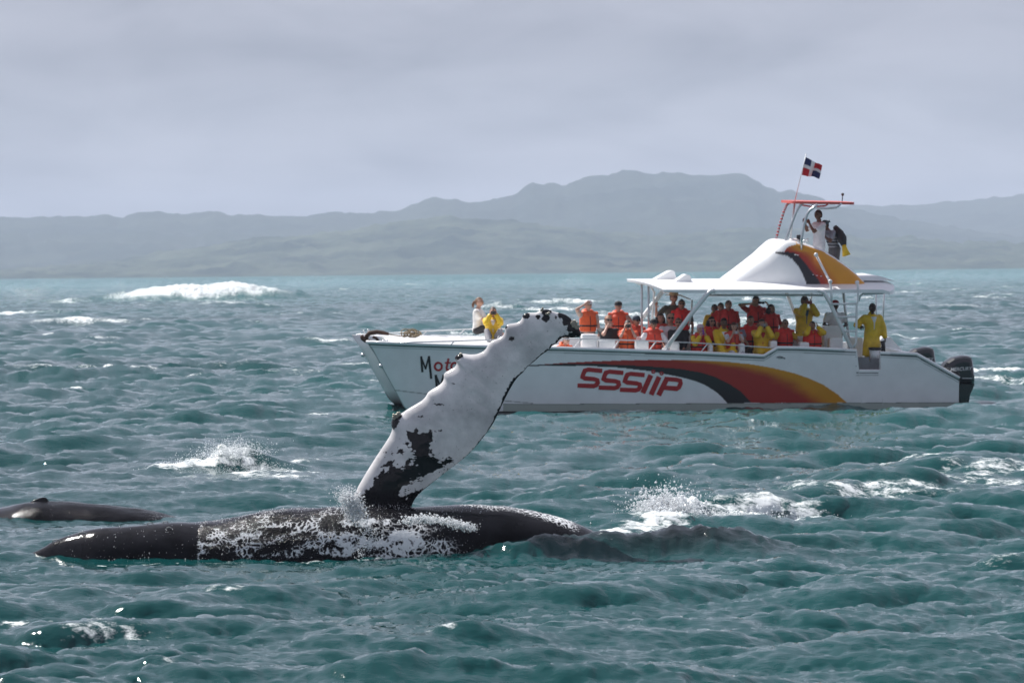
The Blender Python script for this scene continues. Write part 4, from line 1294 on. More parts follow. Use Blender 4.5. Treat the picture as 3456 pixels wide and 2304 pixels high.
def hand(bm, wrist, d, palm_n, side, curl):
    """Palm with four fingers and a thumb leaving its side."""
    d = d.normalized(); n = (palm_n - d * palm_n.dot(d)).normalized(); s = d.cross(n)
    def T(a, b, c): return wrist + d * a + s * b + n * c
    # palm: flattened tube
    vs = []
    for a, w, t in ((-0.01, .024, .020), (.03, .036, .017), (.07, .041, .015), (.088, .038, .011)):
        vs.append([bm.verts.new(T(a, w * math.cos(k * math.pi / 4), t * math.sin(k * math.pi / 4))) for k in range(8)])
    for i in range(3):
        for k in range(8): bm.faces.new((vs[i][k], vs[i][(k + 1) % 8], vs[i + 1][(k + 1) % 8], vs[i + 1][k]))
    bm.faces.new(vs[0][::-1]); bm.faces.new(vs[-1])
    for k, L in enumerate((.066, .076, .071, .055)):
        b = -.030 + k * .020
        c1, c2 = curl * 0.6, curl * 1.5
        p0 = T(.078, b, 0); p1 = p0 + d * L * .5 * math.cos(c1) + n * L * .5 * math.sin(c1)
        p2 = p1 + d * L * .5 * math.cos(c2) + n * L * .5 * math.sin(c2)
        add_tube(bm, [p0, p1, p2], 0, 5, True, [.0098, .0092, .0072])
    p0 = T(.022, -.026 * side, 0.004); p1 = T(.055, -.056 * side, .014); p2 = T(.082, -.060 * side, .026)
    add_tube(bm, [p0, p1, p2], 0, 5, True, [.013, .0115, .009])

PEOPLE_GROUP = 'people aboard the tour boat'
def person(px, py, y, label, skin='tan', sit=False, yaw=0.0, arms='down', top=None, topc=WHITE, coat=False, vest=None, bottom=(0.03, 0.03, 0.035), shorts=False,
           hair=(0.02, 0.014, 0.01), hairstyle='short', hat=None, hatc=None, glasses=False, hold=None, floor=FLOOR, seat=0.45, lean=0.0, hyaw=0.0, htilt=0.0, fixed=None, stripes=None, smax=1.12):
    p = B(px, py, y)
    hh = 1.74 if not sit else (seat + 0.10 + 0.81)
    if hat == 'straw': hh += 0.06
    s = (p.z - floor) / hh
    if fixed: s = fixed
    s = max(0.72, min(s, smax))
    seat_l = seat / s if sit else 0
    pel = Vector((0, 0, 0.93)) if not sit else Vector((0, 0.02, seat_l + 0.10))
    up = pel.z - 0.93
    def T(v):        # trunk lean about the pelvis, forward = -y
        v = Vector(v) + Vector((0, pel.y, up)) - pel
        return pel + Matrix.Rotation(lean, 3, 'X') @ v
    neckb, neckt = T((0, 0.0, 1.42)), T((0, -0.012, 1.50))
    headc = T((0, -0.03, 1.615))
    sh = [T((-.175, 0, 1.385)), T((.175, 0, 1.385))]
    hands_t = [T(a) for a in ARMS[arms]] if arms in ('cam', 'lowcam', 'shade', 'mouth', 'face', 'point', 'strut', 'wide', 'cross', 'gate') or not sit else [Vector(a) + Vector((0, -.06, up)) for a in ARMS[arms]]
    if arms in ('shade', 'mouth'): pass
    elb, wr = [], []
    for i in (0, 1):
        sgn = -1 if i == 0 else 1
        hint = (sgn * 0.6, 0.15, -0.8) if arms not in ('wide',) else (sgn * 1.0, 0.1, 0.1)
        if arms in ('cam', 'face', 'lowcam'): hint = (sgn * 0.42, 0.0, -0.9)
        e, w = ik(sh[i], hands_t[i], .285, .255, hint); elb.append(e); wr.append(w)
    hips = [pel + Vector((-.09, 0, -.03)), pel + Vector((.09, 0, -.03))]
    if sit:
        if seat > 0.3:
            kn = [Vector((-.13, -.42, seat_l + .08)), Vector((.13, -.42, seat_l + .08))]
            an = [Vector((-.12, -.44, .09)), Vector((.12, -.44, .09))]
        else:
            kn = [Vector((-.16, -.36, .34 + seat_l * .4)), Vector((.16, -.36, .34 + seat_l * .4))]
            an = [Vector((-.12, -.62, .08)), Vector((.12, -.62, .08))]
    else:
        kn = [Vector((-.105, -.03, .50)), Vector((.105, -.03, .50))]
        an = [Vector((-.115, .02, .09)), Vector((.115, .02, .09))]
    msk = mat('skin_' + skin, SKIN[skin], 0.5, var=0.1, nscale=12)
    def torso_secs(off=0.0, z0=None):
        L = [((0, 0.005, .86), .150, .108), ((0, 0, .98), .150, .105), ((0, -.005, 1.10), .138, .098), ((0, -.008, 1.24), .160, .108), ((0, -.004, 1.34), .170, .104), ((0, 0, 1.40), .130, .085), ((0, 0, 1.45), .062, .060)]
        return [(T(c), rx + off, ry + off) for c, rx, ry in L]
    # body
    bm = bmesh.new()
    loft_torso(bm, torso_secs())
    capsule(bm, neckb, neckt, .058, .054)
    for i in (0, 1):
        capsule(bm, sh[i], elb[i], .052, .040); capsule(bm, elb[i], wr[i], .041, .028)
        capsule(bm, hips[i], kn[i], .088, .056); capsule(bm, kn[i], an[i], .056, .036)
        capsule(bm, an[i] + Vector((0, .03, -.03)), an[i] + Vector((0, -.14, -.055)), .042, .032)
    me = remeshed(bm, 0.027, 1)
    bm = bmesh.new(); bm.from_mesh(me)
    bpy.data.meshes.remove(me)
    HM = head_mesh(bm, headc, hyaw, htilt + lean * 0.4)
    for i in (0, 1):
        d = wr[i] - elb[i]
        if arms in ('cam', 'lowcam', 'face'):
            d = Vector((-(wr[i].x) * 0.9, -0.1, 0.5)); pn = Vector((-wr[i].x * 4, 0.1, 0))
        elif arms in ('shade', 'mouth') and i == 0:
            d = Vector((0.6, -0.1, 0.4)); pn = Vector((0, 0.8, -0.3))
        else: pn = Vector((-0.7 if i else 0.7, 0.3, -0.3))
        hand(bm, wr[i], d, pn, 1 if i == 0 else -1, 0.55)
    for f in bm.faces: f.smooth = True
    body = bpy.data.meshes.new('person'); bm.to_mesh(body); bm.free()
    ob = bpy.data.objects.new('person', body); COL.objects.link(ob)
    for m in (msk, M_EYE, M_LIP): body.materials.append(m)
    MP = MB @ Matrix.Translation((p.x, y, floor)) @ Matrix.Rotation(yaw, 4, 'Z') @ Matrix.Diagonal((s * 1.1, s * 1.1, s, 1))
    # put the head on its place in the picture despite turn and lean
    off = MP @ headc - MB @ Vector((p.x, y, 0)); off.z = 0
    MP = Matrix.Translation(Vector((-off.x * 0.9, 0, 0))) @ MP
    ob.matrix_world = MP
    tag(ob, label, 'person', PEOPLE_GROUP)
    def cloth(name, bm, col, rough=0.75, vox=0.030, sm=2, bump=0.35):
        me = remeshed(bm, vox, sm)
        return link(name, me, mat(name, col, rough, var=0.22, nscale=7, bump=bump, bscale=16), ob)
    # trousers or shorts
    bm = bmesh.new()
    loft_torso(bm, [(pel + Vector((0, 0, -.10)), .160, .118), (pel + Vector((0, 0, 0.0)), .166, .122), (T((0, 0, 1.0)), .158, .114)])
    for i in (0, 1):
        if shorts: capsule(bm, hips[i], hips[i].lerp(kn[i], 0.85), .105, .085)
        else:
            capsule(bm, hips[i], kn[i], .103, .074); capsule(bm, kn[i], an[i] + Vector((0, 0, .03)), .074, .062)
    cloth('shorts' if shorts else 'trousers', bm, bottom)
    # shoes
    for i in (0, 1):
        bm = bmesh.new()
        capsule(bm, an[i] + Vector((0, .035, -.04)), an[i] + Vector((0, -.15, -.055)), .05, .04)
        link('shoe', bm_mesh('shoe', bm), mat('shoe', (0.05, 0.05, 0.055), 0.7), ob)
    # shirt / coat
    bm = bmesh.new()
    if coat:
        secs = torso_secs(.040)
        if sit: secs = [(pel + Vector((0, -.02, -.12)), .22, .19)] + secs
        else: secs = [(Vector((0, 0, .42)), .225, .185), (Vector((0, 0, .70)), .215, .172)] + secs
        loft_torso(bm, secs)
        for i in (0, 1):
            capsule(bm, sh[i], elb[i], .086, .078); capsule(bm, elb[i], elb[i].lerp(wr[i], .90), .078, .066)
        if sit and seat > .3:
            for i in (0, 1): capsule(bm, hips[i], kn[i], .125, .10)
        capsule(bm, neckb + Vector((0, .03, 0)), neckt + Vector((0, .05, -.02)), .085, .08)
        cloth('raincoat', bm, topc, 0.42, bump=0.5)
        if top:      # shirt showing at the open front
            bm = bmesh.new()
            loft_torso(bm, [(T((0, -.075, 1.41)), .095, .075), (T((0, -.075, 1.33)), .085, .082), (T((0, -.072, 1.20)), .055, .086), (T((0, -.066, 1.06)), .02, .085)])
            cloth('shirt', bm, top, 0.8)
    else:
        loft_torso(bm, torso_secs(.020))
        fr_ = 1.0 if top == 'long' else 0.62
        for i in (0, 1):
            capsule(bm, sh[i], sh[i].lerp(elb[i], fr_), .072, .062)
            if top == 'long': capsule(bm, elb[i], elb[i].lerp(wr[i], .9), .060, .048)
        sh_o = cloth('shirt', bm, topc, 0.8)
        if stripes:
            for k in range(4):
                bm = bmesh.new(); z = .97 + .095 * k
                loft_torso(bm, [(T((0, -.003, z)), .172, .127), (T((0, -.003, z + .045)), .170, .127)])
                me_ = bm_mesh('stripe', bm); link('stripe', me_, mat('shirt_stripe', stripes, 0.8), sh_o)
    # life jacket: two padded fronts, back, collar and a black strap
    if vest:
        bm = bmesh.new()
        o2 = .045 if coat else .0
        secs = [(T((0, -.005, .98)), .196 + o2, .158 + o2), (T((0, -.008, 1.10)), .200 + o2, .166 + o2), (T((0, -.01, 1.24)), .204 + o2, .170 + o2), (T((0, -.005, 1.36)), .188 + o2, .150 + o2), (T((0, 0.0, 1.42)), .135 + o2, .115 + o2)]
        loft_torso(bm, secs)
        cp = [T((.085 * math.cos(a) * 1.1, .02 + .085 * math.sin(a), 1.475 + .02 * math.sin(a))) for a in [R(-60) + R(300) * k / 10 for k in range(11)]]
        for a, b in zip(cp[:-1], cp[1:]): capsule(bm, a, b, .048, .048)
        for sx_s in (-1, 1): capsule(bm, T((sx_s * .15, -.01, 1.40)), T((sx_s * .205, -.01, 1.425)), .062, .05)
        vo = cloth('life_jacket', bm, vest, 0.6, 0.028, 1, 0.45)
        bm = bmesh.new()
        loft_torso(bm, [(T((0, -.008, 1.105)), .212 + o2, .178 + o2), (T((0, -.008, 1.14)), .213 + o2, .178 + o2)])
        link('strap', bm_mesh('strap', bm), M_STRAP, vo)
        bm = bmesh.new(); add_tube(bm, [T((0, -.172 - o2, 1.0)), T((0, -.182 - o2, 1.2)), T((0, -.155 - o2, 1.36))], .008, 5)
        link('zip', bm_mesh('zip', bm), M_STRAP, vo)
    # hair and headgear
    def HP(v): return HM @ Vector(v)
    if hairstyle != 'bald':
        bm = bmesh.new()
        g = bmesh.ops.create_uvsphere(bm, u_segments=16, v_segments=11, radius=1.0)
        for v in g['verts']:
            x, yv, z = v.co
            fr2 = max(0, -yv)
            lowcut = -0.55 if yv > 0.1 else (0.30 + 0.25 * fr2)
            z2 = max(z, lowcut)
            v.co = HP((x * .083, .010 + yv * .100, z2 * .128 + .004))
        if hairstyle in ('long', 'tail'):
            if hairstyle == 'long':
                for q in range(9):
                    a = R(-25) + R(230) * q / 8
                    add_tube(bm, [HP((.072 * math.cos(a), .02 + .08 * math.sin(a), .02)), HP((.085 * math.cos(a), .03 + .085 * math.sin(a), -.08)), HP((.09 * math.cos(a), .05 + .07 * math.sin(a), -.20))], 0, 7, True, [.03, .034, .018])
            else:
                add_tube(bm, [HP((0, .10, .03)), HP((-.01, .14, .0)), HP((-.03, .16, -.08)), HP((-.03, .15, -.15))], 0, 8, True, [.025, .034, .032, .012])
        link('hair', bm_mesh('hair', bm), mat('hair', hair, 0.6, var=0.3, nscale=40), ob)
    if hat:
        bm = bmesh.new()
        hm = mat('hat_' + hat, hatc or (0.02, 0.02, 0.025), 0.8, var=0.15)
        rot = HM.to_3x3()
        if hat == 'straw':
            add_lathe(bm, [(.185, .062), (.165, .055), (.095, .075), (.094, .095), (.088, .15), (.06, .165), (.0001, .16)], HP((0, .01, 0)), 22, rot, caps=False)
        elif hat == 'bandana':
            add_ball(bm, HP((0, .012, .045)), .094, 2, (.95, 1.08, .95), rot)
            add_tube(bm, [HP((0, .09, .05)), HP((.02, .13, .08)), HP((.03, .15, .04))], 0, 6, True, [.02, .03, .012])
        else:
            add_lathe(bm, [(.090, .035), (.092, .055), (.088, .09), (.068, .125), (.03, .142), (.0001, .145)], HP((0, .008, 0)), 18, rot, caps=False)
            if hat == 'cap':
                vs = [bm.verts.new(HP((.075 * math.cos(a), -.06 - .085 * max(0, math.sin(a)), .045))) for a in [math.pi * k / 10 for k in range(11)]]
                v2 = [bm.verts.new(HP((.075 * math.cos(a), -.06 - .085 * max(0, math.sin(a)), .056))) for a in [math.pi * k / 10 for k in range(11)]]
                bm.faces.new(vs); bm.faces.new(v2[::-1])
                for k in range(11): bm.faces.new((vs[k], vs[(k + 1) % 11], v2[(k + 1) % 11], v2[k]))
        link({'straw': 'straw_hat', 'bandana': 'bandana', 'cap': 'cap', 'beanie': 'cap'}[hat], bm_mesh('hat', bm), hm, ob)
    if glasses:
        bm = bmesh.new()
        for sx_s in (-1, 1):
            add_ball(bm, HP((sx_s * .033, -.096, .015)), .027, 1, (1.1, .35, .75), HM.to_3x3())
            add_tube(bm, [HP((sx_s * .055, -.088, .02)), HP((sx_s * .080, -.03, .022)), HP((sx_s * .082, .01, .018))], .005, 5)
        add_tube(bm, [HP((-.02, -.10, .022)), HP((.02, -.10, .022))], .005, 5)
        link('sunglasses', bm_mesh('sunglasses', bm), M_LENS, ob)
    if hold:
        kind, lab, hc = hold
        c = (wr[0] + wr[1]) / 2 + Vector((0, -.035, .05))
        bm = bmesh.new()
        if kind == 'phone':
            add_box(bm, c, (.15, .012, .075), bevel=.004)
        elif kind == 'binoculars':
            for sx_s in (-1, 1): add_lathe(bm, [(.022, 0), (.026, .03), (.034, .09), (.034, .12)], c + Vector((sx_s * .036, .05, 0)), 12, Matrix.Rotation(R(90), 3, 'X'))
            add_box(bm, c, (.03, .06, .02))
        elif kind == 'bottle':
            add_lathe(bm, [(.03, 0), (.03, .12), (.014, .15), (.014, .18)], c + Vector((0, .02, 0)), 12)
        else:
            add_box(bm, c, (.125, .05, .085), bevel=.008)
            add_lathe(bm, [(.034, 0), (.034, .05), (.030, .07), (.02, .07)], c + Vector((0, -.02, 0)), 14, Matrix.Rotation(R(90), 3, 'X'))
        thing_mesh({'phone': 'phone', 'binoculars': 'binoculars', 'bottle': 'drink_bottle'}.get(kind, 'camera'), bm, mat('held_' + kind, hc, 0.35), lab, {'phone': 'phone', 'binoculars': 'binoculars', 'bottle': 'bottle'}.get(kind, 'camera'), None, MP, False)
    return ob

DK = (0.02, 0.02, 0.024)
person(1622, 1003, 3.2, 'person with ponytail in white t-shirt sitting at the bow looking aft', 'light', True, R(70), 'lap', topc=(0.78, 0.76, 0.74), bottom=DK, shorts=True, hair=(0.17, 0.08, 0.04), hairstyle='tail', floor=1.50, seat=0.22, hyaw=R(-20))
person(1668, 1036, 2.4, 'person in open yellow raincoat and striped shirt taking a photo on the foredeck', 'tan', True, R(-4), 'cam', topc=YEL, coat=True, top=(0.75, 0.72, 0.72), bottom=(0.3, 0.3, 0.32), hair=(0.08, 0.04, 0.03), glasses=False, floor=1.50, seat=0.06, hold=('camera', 'small black camera held by the person in yellow on the foredeck', (0.015, 0.015, 0.017)))
person(1990, 1014, 1.8, 'person in orange life jacket and white cap shading the eyes with one hand', 'light', False, R(12), 'shade', topc=(0.5, 0.4, 0.35), vest=ORANGE, bottom=DK, shorts=True, hair=(0.3, 0.15, 0.08), hat='cap', hatc=(0.7, 0.72, 0.74))
person(1912, 1128, 0.9, 'person in orange life jacket crouching low beneath the tip of the flipper', 'light', True, R(30), 'lap', topc=(0.6, 0.55, 0.5), vest=ORANGE, bottom=(0.05, 0.05, 0.05), shorts=True, hair=(0.05, 0.03, 0.02), seat=0.14, lean=R(18))
person(2057, 1060, 1.2, 'person with sunglasses and black top, yellow coat off one shoulder, hand at mouth', 'light', True, R(10), 'mouth', topc=DK, bottom=DK, hair=(0.30, 0.12, 0.05), hairstyle='short', glasses=True)
person(2091, 1018, 2.2, 'person in dark cap and orange life jacket standing over yellow rain trousers', 'light', False, R(-5), 'rail', topc=(0.5, 0.35, 0.3), vest=(0.76, 0.085, 0.025), bottom=YEL, hair=DK, hat='cap', hatc=DK)
person(2122, 1084, 0.9, 'dark haired person in orange life jacket and blue jeans aiming a black camera', 'light', True, R(-6), 'cam', topc=(0.6, 0.08, 0.04), vest=ORANGE, bottom=(0.02, 0.05, 0.17), hair=(0.02, 0.012, 0.01), hold=('camera', 'large black camera held by the person in blue jeans', (0.012, 0.012, 0.014)))
person(2152, 1066, 1.9, 'smiling person in coral life jacket, dark cap and sunglasses turned to the left', 'tan', True, R(20), 'lap', topc=DK, vest=(0.78, 0.10, 0.05), bottom=(0.3, 0.25, 0.1), hair=DK, hat='cap', hatc=(0.04, 0.06, 0.09), glasses=True)
person(2210, 1080, 0.85, 'person in red life jacket over white long sleeves with black cap, arms wide', 'tan', True, R(4), 'spread', top='long', topc=(0.76, 0.75, 0.78), vest=(0.76, 0.065, 0.030), bottom=(0.35, 0.3, 0.32), hair=DK, hat='cap', hatc=DK)
person(2233, 1050, 1.9, 'dark haired young person in red life jacket behind the one with wide white sleeves', 'tan', True, R(5), 'lap', topc=(0.5, 0.04, 0.03), vest=(0.70, 0.06, 0.035), bottom=DK, hair=(0.03, 0.015, 0.01), hairstyle='long')
person(2267, 1050, 1.5, 'bald person in pale grey shirt and sunglasses seated behind the front strut', 'tan', True, R(-6), 'lap', topc=(0.62, 0.62, 0.66), bottom=(0.3, 0.3, 0.32), hairstyle='bald', glasses=True)
person(2279, 977, 3.0, 'tall person in straw hat and olive shirt standing with a hand on the strut', 'tan', False, R(18), 'strut', topc=(0.10, 0.10, 0.075), bottom=(0.12, 0.12, 0.10), shorts=True, hair=(0.10, 0.06, 0.04), hat='straw', hatc=(0.52, 0.33, 0.17))
person(2305, 1010, 2.6, 'person in bright red life jacket and sunglasses standing beside the straw hat', 'tan', False, R(-6), 'down', topc=(0.10, 0.10, 0.09), vest=(0.80, 0.018, 0.015), bottom=(0.14, 0.14, 0.12), hair=(0.03, 0.02, 0.015), glasses=True)
person(2293, 1073, 1.15, 'person in black jacket and sunglasses half hidden by the front strut', 'tan', True, R(-8), 'lap', top='long', topc=DK, bottom=DK, hair=(0.12, 0.06, 0.04), glasses=True)
person(2367, 1102, 0.85, 'small person in pink cap, yellow coat and red life jacket holding a purple bottle', 'light', True, R(8), 'lowcam', topc=YEL, coat=True, vest=(0.62, 0.03, 0.025), bottom=(0.6, 0.04, 0.03), hair=(0.25, 0.12, 0.06), hat='beanie', hatc=(0.72, 0.52, 0.60), seat=0.40, hold=('bottle', 'purple drink bottle at the mouth of the small person in pink cap', (0.22, 0.05, 0.35)))
person(2416, 1026, 3.2, 'black haired person in yellow coat standing at the left end of the back row', 'brown', False, R(10), 'down', topc=YEL, coat=True, bottom=DK, hair=(0.008, 0.008, 0.008))
person(2437, 1021, 3.0, 'dark haired person in red life jacket standing next to the yellow coat', 'tan', False, R(6), 'down', topc=(0.5, 0.03, 0.02), vest=REDV, bottom=DK, hair=(0.03, 0.015, 0.01))
person(2463, 1013, 2.8, 'person with cropped brown hair and red life jacket standing in the back row', 'tan', False, R(-8), 'down', topc=(0.5, 0.03, 0.02), vest=(0.66, 0.03, 0.028), bottom=DK, hair=(0.12, 0.05, 0.03))
person(2405, 1068, 1.6, 'curly dark haired person in sunglasses with red life jacket over yellow coat', 'light', True, R(14), 'lap', topc=YEL, coat=True, vest=REDV, bottom=(0.1, 0.1, 0.1), hair=(0.012, 0.009, 0.008), hairstyle='long', glasses=True)
person(2447, 1073, 0.95, 'person in white shirt under open yellow coat seated by the hand rail', 'brown', True, R(4), 'lap', topc=YEL, coat=True, top=(0.75, 0.74, 0.78), bottom=DK, hair=(0.02, 0.01, 0.008), htilt=R(6))
person(2480, 1094, 0.8, 'long haired person in orange life jacket looking down at a pale phone', 'light', True, R(4), 'lowcam', topc=(0.6, 0.6, 0.66), vest=(0.62, 0.06, 0.03), bottom=(0.5, 0.5, 0.55), hair=(0.10, 0.035, 0.025), hairstyle='long', htilt=R(14), hold=('phone', 'pale phone held by the long haired person in orange', (0.5, 0.52, 0.55)))
person(2556, 998, 2.8, 'person standing with raised arms looking through black binoculars, red life jacket', 'tan', False, R(10), 'wide', topc=(0.4, 0.03, 0.02), vest=REDV, bottom=DK, hair=(0.02, 0.012, 0.01), hold=('binoculars', 'black binoculars raised by the tall person in red', (0.012, 0.012, 0.014)))
person(2607, 1026, 2.6, 'person with long dark hair and red life jacket standing beside the binoculars', 'tan', False, R(12), 'behind', topc=(0.4, 0.03, 0.02), vest=(0.62, 0.025, 0.022), bottom=YEL, hair=(0.018, 0.010, 0.008), hairstyle='long', hyaw=R(25))
person(2537, 1063, 1.6, 'person in red life jacket and black trousers seated left of the phone photographer', 'tan', True, R(8), 'lap', topc=(0.3, 0.3, 0.4), vest=REDV, bottom=DK, hair=(0.03, 0.018, 0.012))
person(2575, 1078, 0.9, 'person in long yellow coat with red at the neck photographing with a phone', 'tan', True, R(5), 'cam', topc=(0.72, 0.46, 0.012), coat=True, top=(0.5, 0.03, 0.03), bottom=(0.6, 0.38, 0.02), hair=(0.02, 0.014, 0.012), hold=('phone', 'grey phone raised by the person in the long yellow coat', (0.25, 0.27, 0.3)))
person(2654, 1080, 1.2, 'grey haired person in sunglasses and red life jacket seated below the aft strut', 'tan', True, R(10), 'spread', topc=(0.6, 0.38, 0.02), vest=REDV, bottom=DK, hair=(0.25, 0.22, 0.2), glasses=True)
person(2720, 998, 2.2, 'tall person in yellow coat and blue shirt standing, photographing with a small camera', 'brown', False, R(14), 'cam', topc=YEL, coat=True, top=(0.06, 0.13, 0.22), bottom=DK, hair=(0.01, 0.008, 0.008), hold=('camera', 'small red camera held by the tall person in yellow', (0.3, 0.04, 0.03)))
person(2746, 1090, 1.0, 'person in red life jacket with both yellow sleeves raised to the face', 'tan', True, R(6), 'face', topc=YEL, coat=True, vest=REDV, bottom=DK, hair=(0.05, 0.03, 0.025))
person(2823, 1014, 2.2, 'crew person in red cap and white shirt standing with folded arms behind the ladder', 'dark', False, R(6), 'cross', topc=(0.74, 0.73, 0.77), bottom=(0.10, 0.045, 0.025), hair=(0.01, 0.01, 0.01), hat='cap', hatc=(0.32, 0.02, 0.03))
person(2949, 1023, 0.95, 'crew person in long yellow coat standing alone at the stern boarding gate', 'dark', False, R(10), 'gate', topc=(0.74, 0.47, 0.012), coat=True, top=(0.7, 0.69, 0.72), bottom=(0.6, 0.4, 0.02), hair=(0.008, 0.007, 0.007))
person(2770, 708, 2.1, 'person in white tank top pointing a camera from the flybridge', 'brown', False, R(-72), 'point', topc=(0.78, 0.77, 0.80), bottom=(0.7, 0.7, 0.72), hair=(0.02, 0.012, 0.01), floor=FLYZ + 0.05, smax=1.2, hyaw=R(25))
person(2794, 734, 2.5, 'person in dark bandana and black and white top leaning forward on the flybridge', 'brown', False, R(-62), 'lowcam', topc=(0.30, 0.31, 0.36), bottom=(0.08, 0.08, 0.09), hair=(0.02, 0.015, 0.012), hat='bandana', hatc=(0.07, 0.11, 0.12), floor=FLYZ + 0.05, smax=1.2, lean=R(24), stripes=(0.03, 0.03, 0.035))
bm = bmesh.new()
pl = [B(x, y, 2.0) for x, y in ((2848, 826), (2852, 845), (2857, 862))]
add_tube(bm, pl, 0, 10, True, [0.05, 0.075, 0.11]); add_tube(bm, [B(2818, 765, 2.4), B(2832, 785, 2.3), B(2841, 805, 2.2), B(2849, 830, 2.0)], 0, 8, True, [0.06, 0.11, 0.13, 0.06], 1)
thing_mesh('shoulder_bag', bm, [mat('yellow_jacket', YEL, 0.6), mat('black_bag', (0.02, 0.022, 0.026), 0.7)], 'black shoulder bag and yellow jacket on the back of the dark bandana wearer', 'bag')
# ------------------------------------------------------------------ whales
def whale_skin():
    m = bpy.data.materials.new('whale_skin'); m.use_nodes = True
    t = m.node_tree; b = t.nodes['Principled BSDF']
    geo = N(t, 'ShaderNodeTexCoord')
    def noise(s, d=6, r=0.6, vec=None):
        n = N(t, 'ShaderNodeTexNoise'); n.inputs['Scale'].default_value = s; n.inputs['Detail'].default_value = d; n.inputs['Roughness'].default_value = r
        t.links.new(vec or geo.outputs['Object'], n.inputs['Vector']); return n.outputs['Fac']
    # skin colour: black-grey with white by the 'pale' attribute
    pa = N(t, 'ShaderNodeAttribute', attribute_name='pale')
    fine = math_node(t, 'MULTIPLY', math_node(t, 'SUBTRACT', noise(40, 8, 0.72), 0.5), 1.25)
    pf = N(t, 'ShaderNodeMapRange', interpolation_type='SMOOTHSTEP'); pf.inputs['From Min'].default_value = 0.44; pf.inputs['From Max'].default_value = 0.56
    t.links.new(math_node(t, 'ADD', pa.outputs['Fac'], fine), pf.inputs['Value'])
    dk = N(t, 'ShaderNodeValToRGB')
    dk.color_ramp.elements[0].color = (0.005, 0.005, 0.006, 1); dk.color_ramp.elements[1].color = (0.018, 0.018, 0.022, 1)
    dk.color_ramp.elements[0].position = 0.35; dk.color_ramp.elements[1].position = 0.7
    t.links.new(noise(3.0, 6), dk.inputs['Fac'])
    wh = N(t, 'ShaderNodeValToRGB')
    wh.color_ramp.elements[0].color = (0.46, 0.45, 0.46, 1); wh.color_ramp.elements[1].color = (0.78, 0.76, 0.76, 1)
    wh.color_ramp.elements[0].position = 0.30; wh.color_ramp.elements[1].position = 0.62
    t.links.new(noise(2.2, 7, 0.6), wh.inputs['Fac'])
    m1 = N(t, 'ShaderNodeMix', data_type='RGBA'); t.links.new(pf.outputs[0], m1.inputs['Factor'])
    t.links.new(dk.outputs['Color'], m1.inputs['A']); t.links.new(wh.outputs['Color'], m1.inputs['B'])
    # foam and running water, plus sun sparkle put into the skin colour
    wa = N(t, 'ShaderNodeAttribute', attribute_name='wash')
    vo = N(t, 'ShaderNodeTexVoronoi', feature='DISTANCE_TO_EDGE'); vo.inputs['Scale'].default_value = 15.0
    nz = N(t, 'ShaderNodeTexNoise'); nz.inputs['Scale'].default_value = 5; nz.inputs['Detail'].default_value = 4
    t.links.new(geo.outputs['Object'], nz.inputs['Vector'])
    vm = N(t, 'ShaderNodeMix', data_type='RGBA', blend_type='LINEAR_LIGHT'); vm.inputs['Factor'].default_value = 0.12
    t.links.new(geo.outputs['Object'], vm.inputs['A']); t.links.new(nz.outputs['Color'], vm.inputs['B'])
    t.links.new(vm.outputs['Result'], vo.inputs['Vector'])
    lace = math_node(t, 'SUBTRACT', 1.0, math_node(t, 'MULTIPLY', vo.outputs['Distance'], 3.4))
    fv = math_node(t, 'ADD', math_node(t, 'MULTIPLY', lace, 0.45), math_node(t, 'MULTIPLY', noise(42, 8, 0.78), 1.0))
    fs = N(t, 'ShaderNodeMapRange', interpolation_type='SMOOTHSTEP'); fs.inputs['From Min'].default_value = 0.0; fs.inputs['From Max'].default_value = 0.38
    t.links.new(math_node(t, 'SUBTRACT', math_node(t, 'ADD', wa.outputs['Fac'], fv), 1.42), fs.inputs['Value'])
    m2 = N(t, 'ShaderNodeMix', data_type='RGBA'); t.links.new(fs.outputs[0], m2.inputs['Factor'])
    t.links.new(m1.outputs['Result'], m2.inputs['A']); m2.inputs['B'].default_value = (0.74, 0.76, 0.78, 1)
    t.links.new(m2.outputs['Result'], b.inputs['Base Color'])
    rg = N(t, 'ShaderNodeMapRange'); rg.inputs['To Min'].default_value = 0.11; rg.inputs['To Max'].default_value = 0.65
    t.links.new(fs.outputs[0], rg.inputs['Value']); t.links.new(rg.outputs[0], b.inputs['Roughness'])
    # relief: strong water runnels where 'run' is set
    ru = N(t, 'ShaderNodeAttribute', attribute_name='run')
    bp = N(t, 'ShaderNodeBump'); bp.inputs['Distance'].default_value = 0.022
    t.links.new(ru.outputs['Fac'], bp.inputs['Strength'])
    t.links.new(math_node(t, 'ADD', noise(30, 6, 0.65), math_node(t, 'MULTIPLY', noise(9, 4), 0.8)), bp.inputs['Height'])
    t.links.new(bp.outputs['Normal'], b.inputs['Normal'])
    t.links.new(math_node(t, 'MAXIMUM', math_node(t, 'SUBTRACT', 0.30, math_node(t, 'MULTIPLY', ru.outputs['Fac'], 0.6)), 0.04), b.inputs['Specular IOR Level']); b.inputs['Coat Weight'].default_value = 0.0; b.inputs['Coat Roughness'].default_value = 0.10
    t.links.new(bp.outputs['Normal'], b.inputs['Coat Normal'])
    return m
M_WHALE = whale_skin()

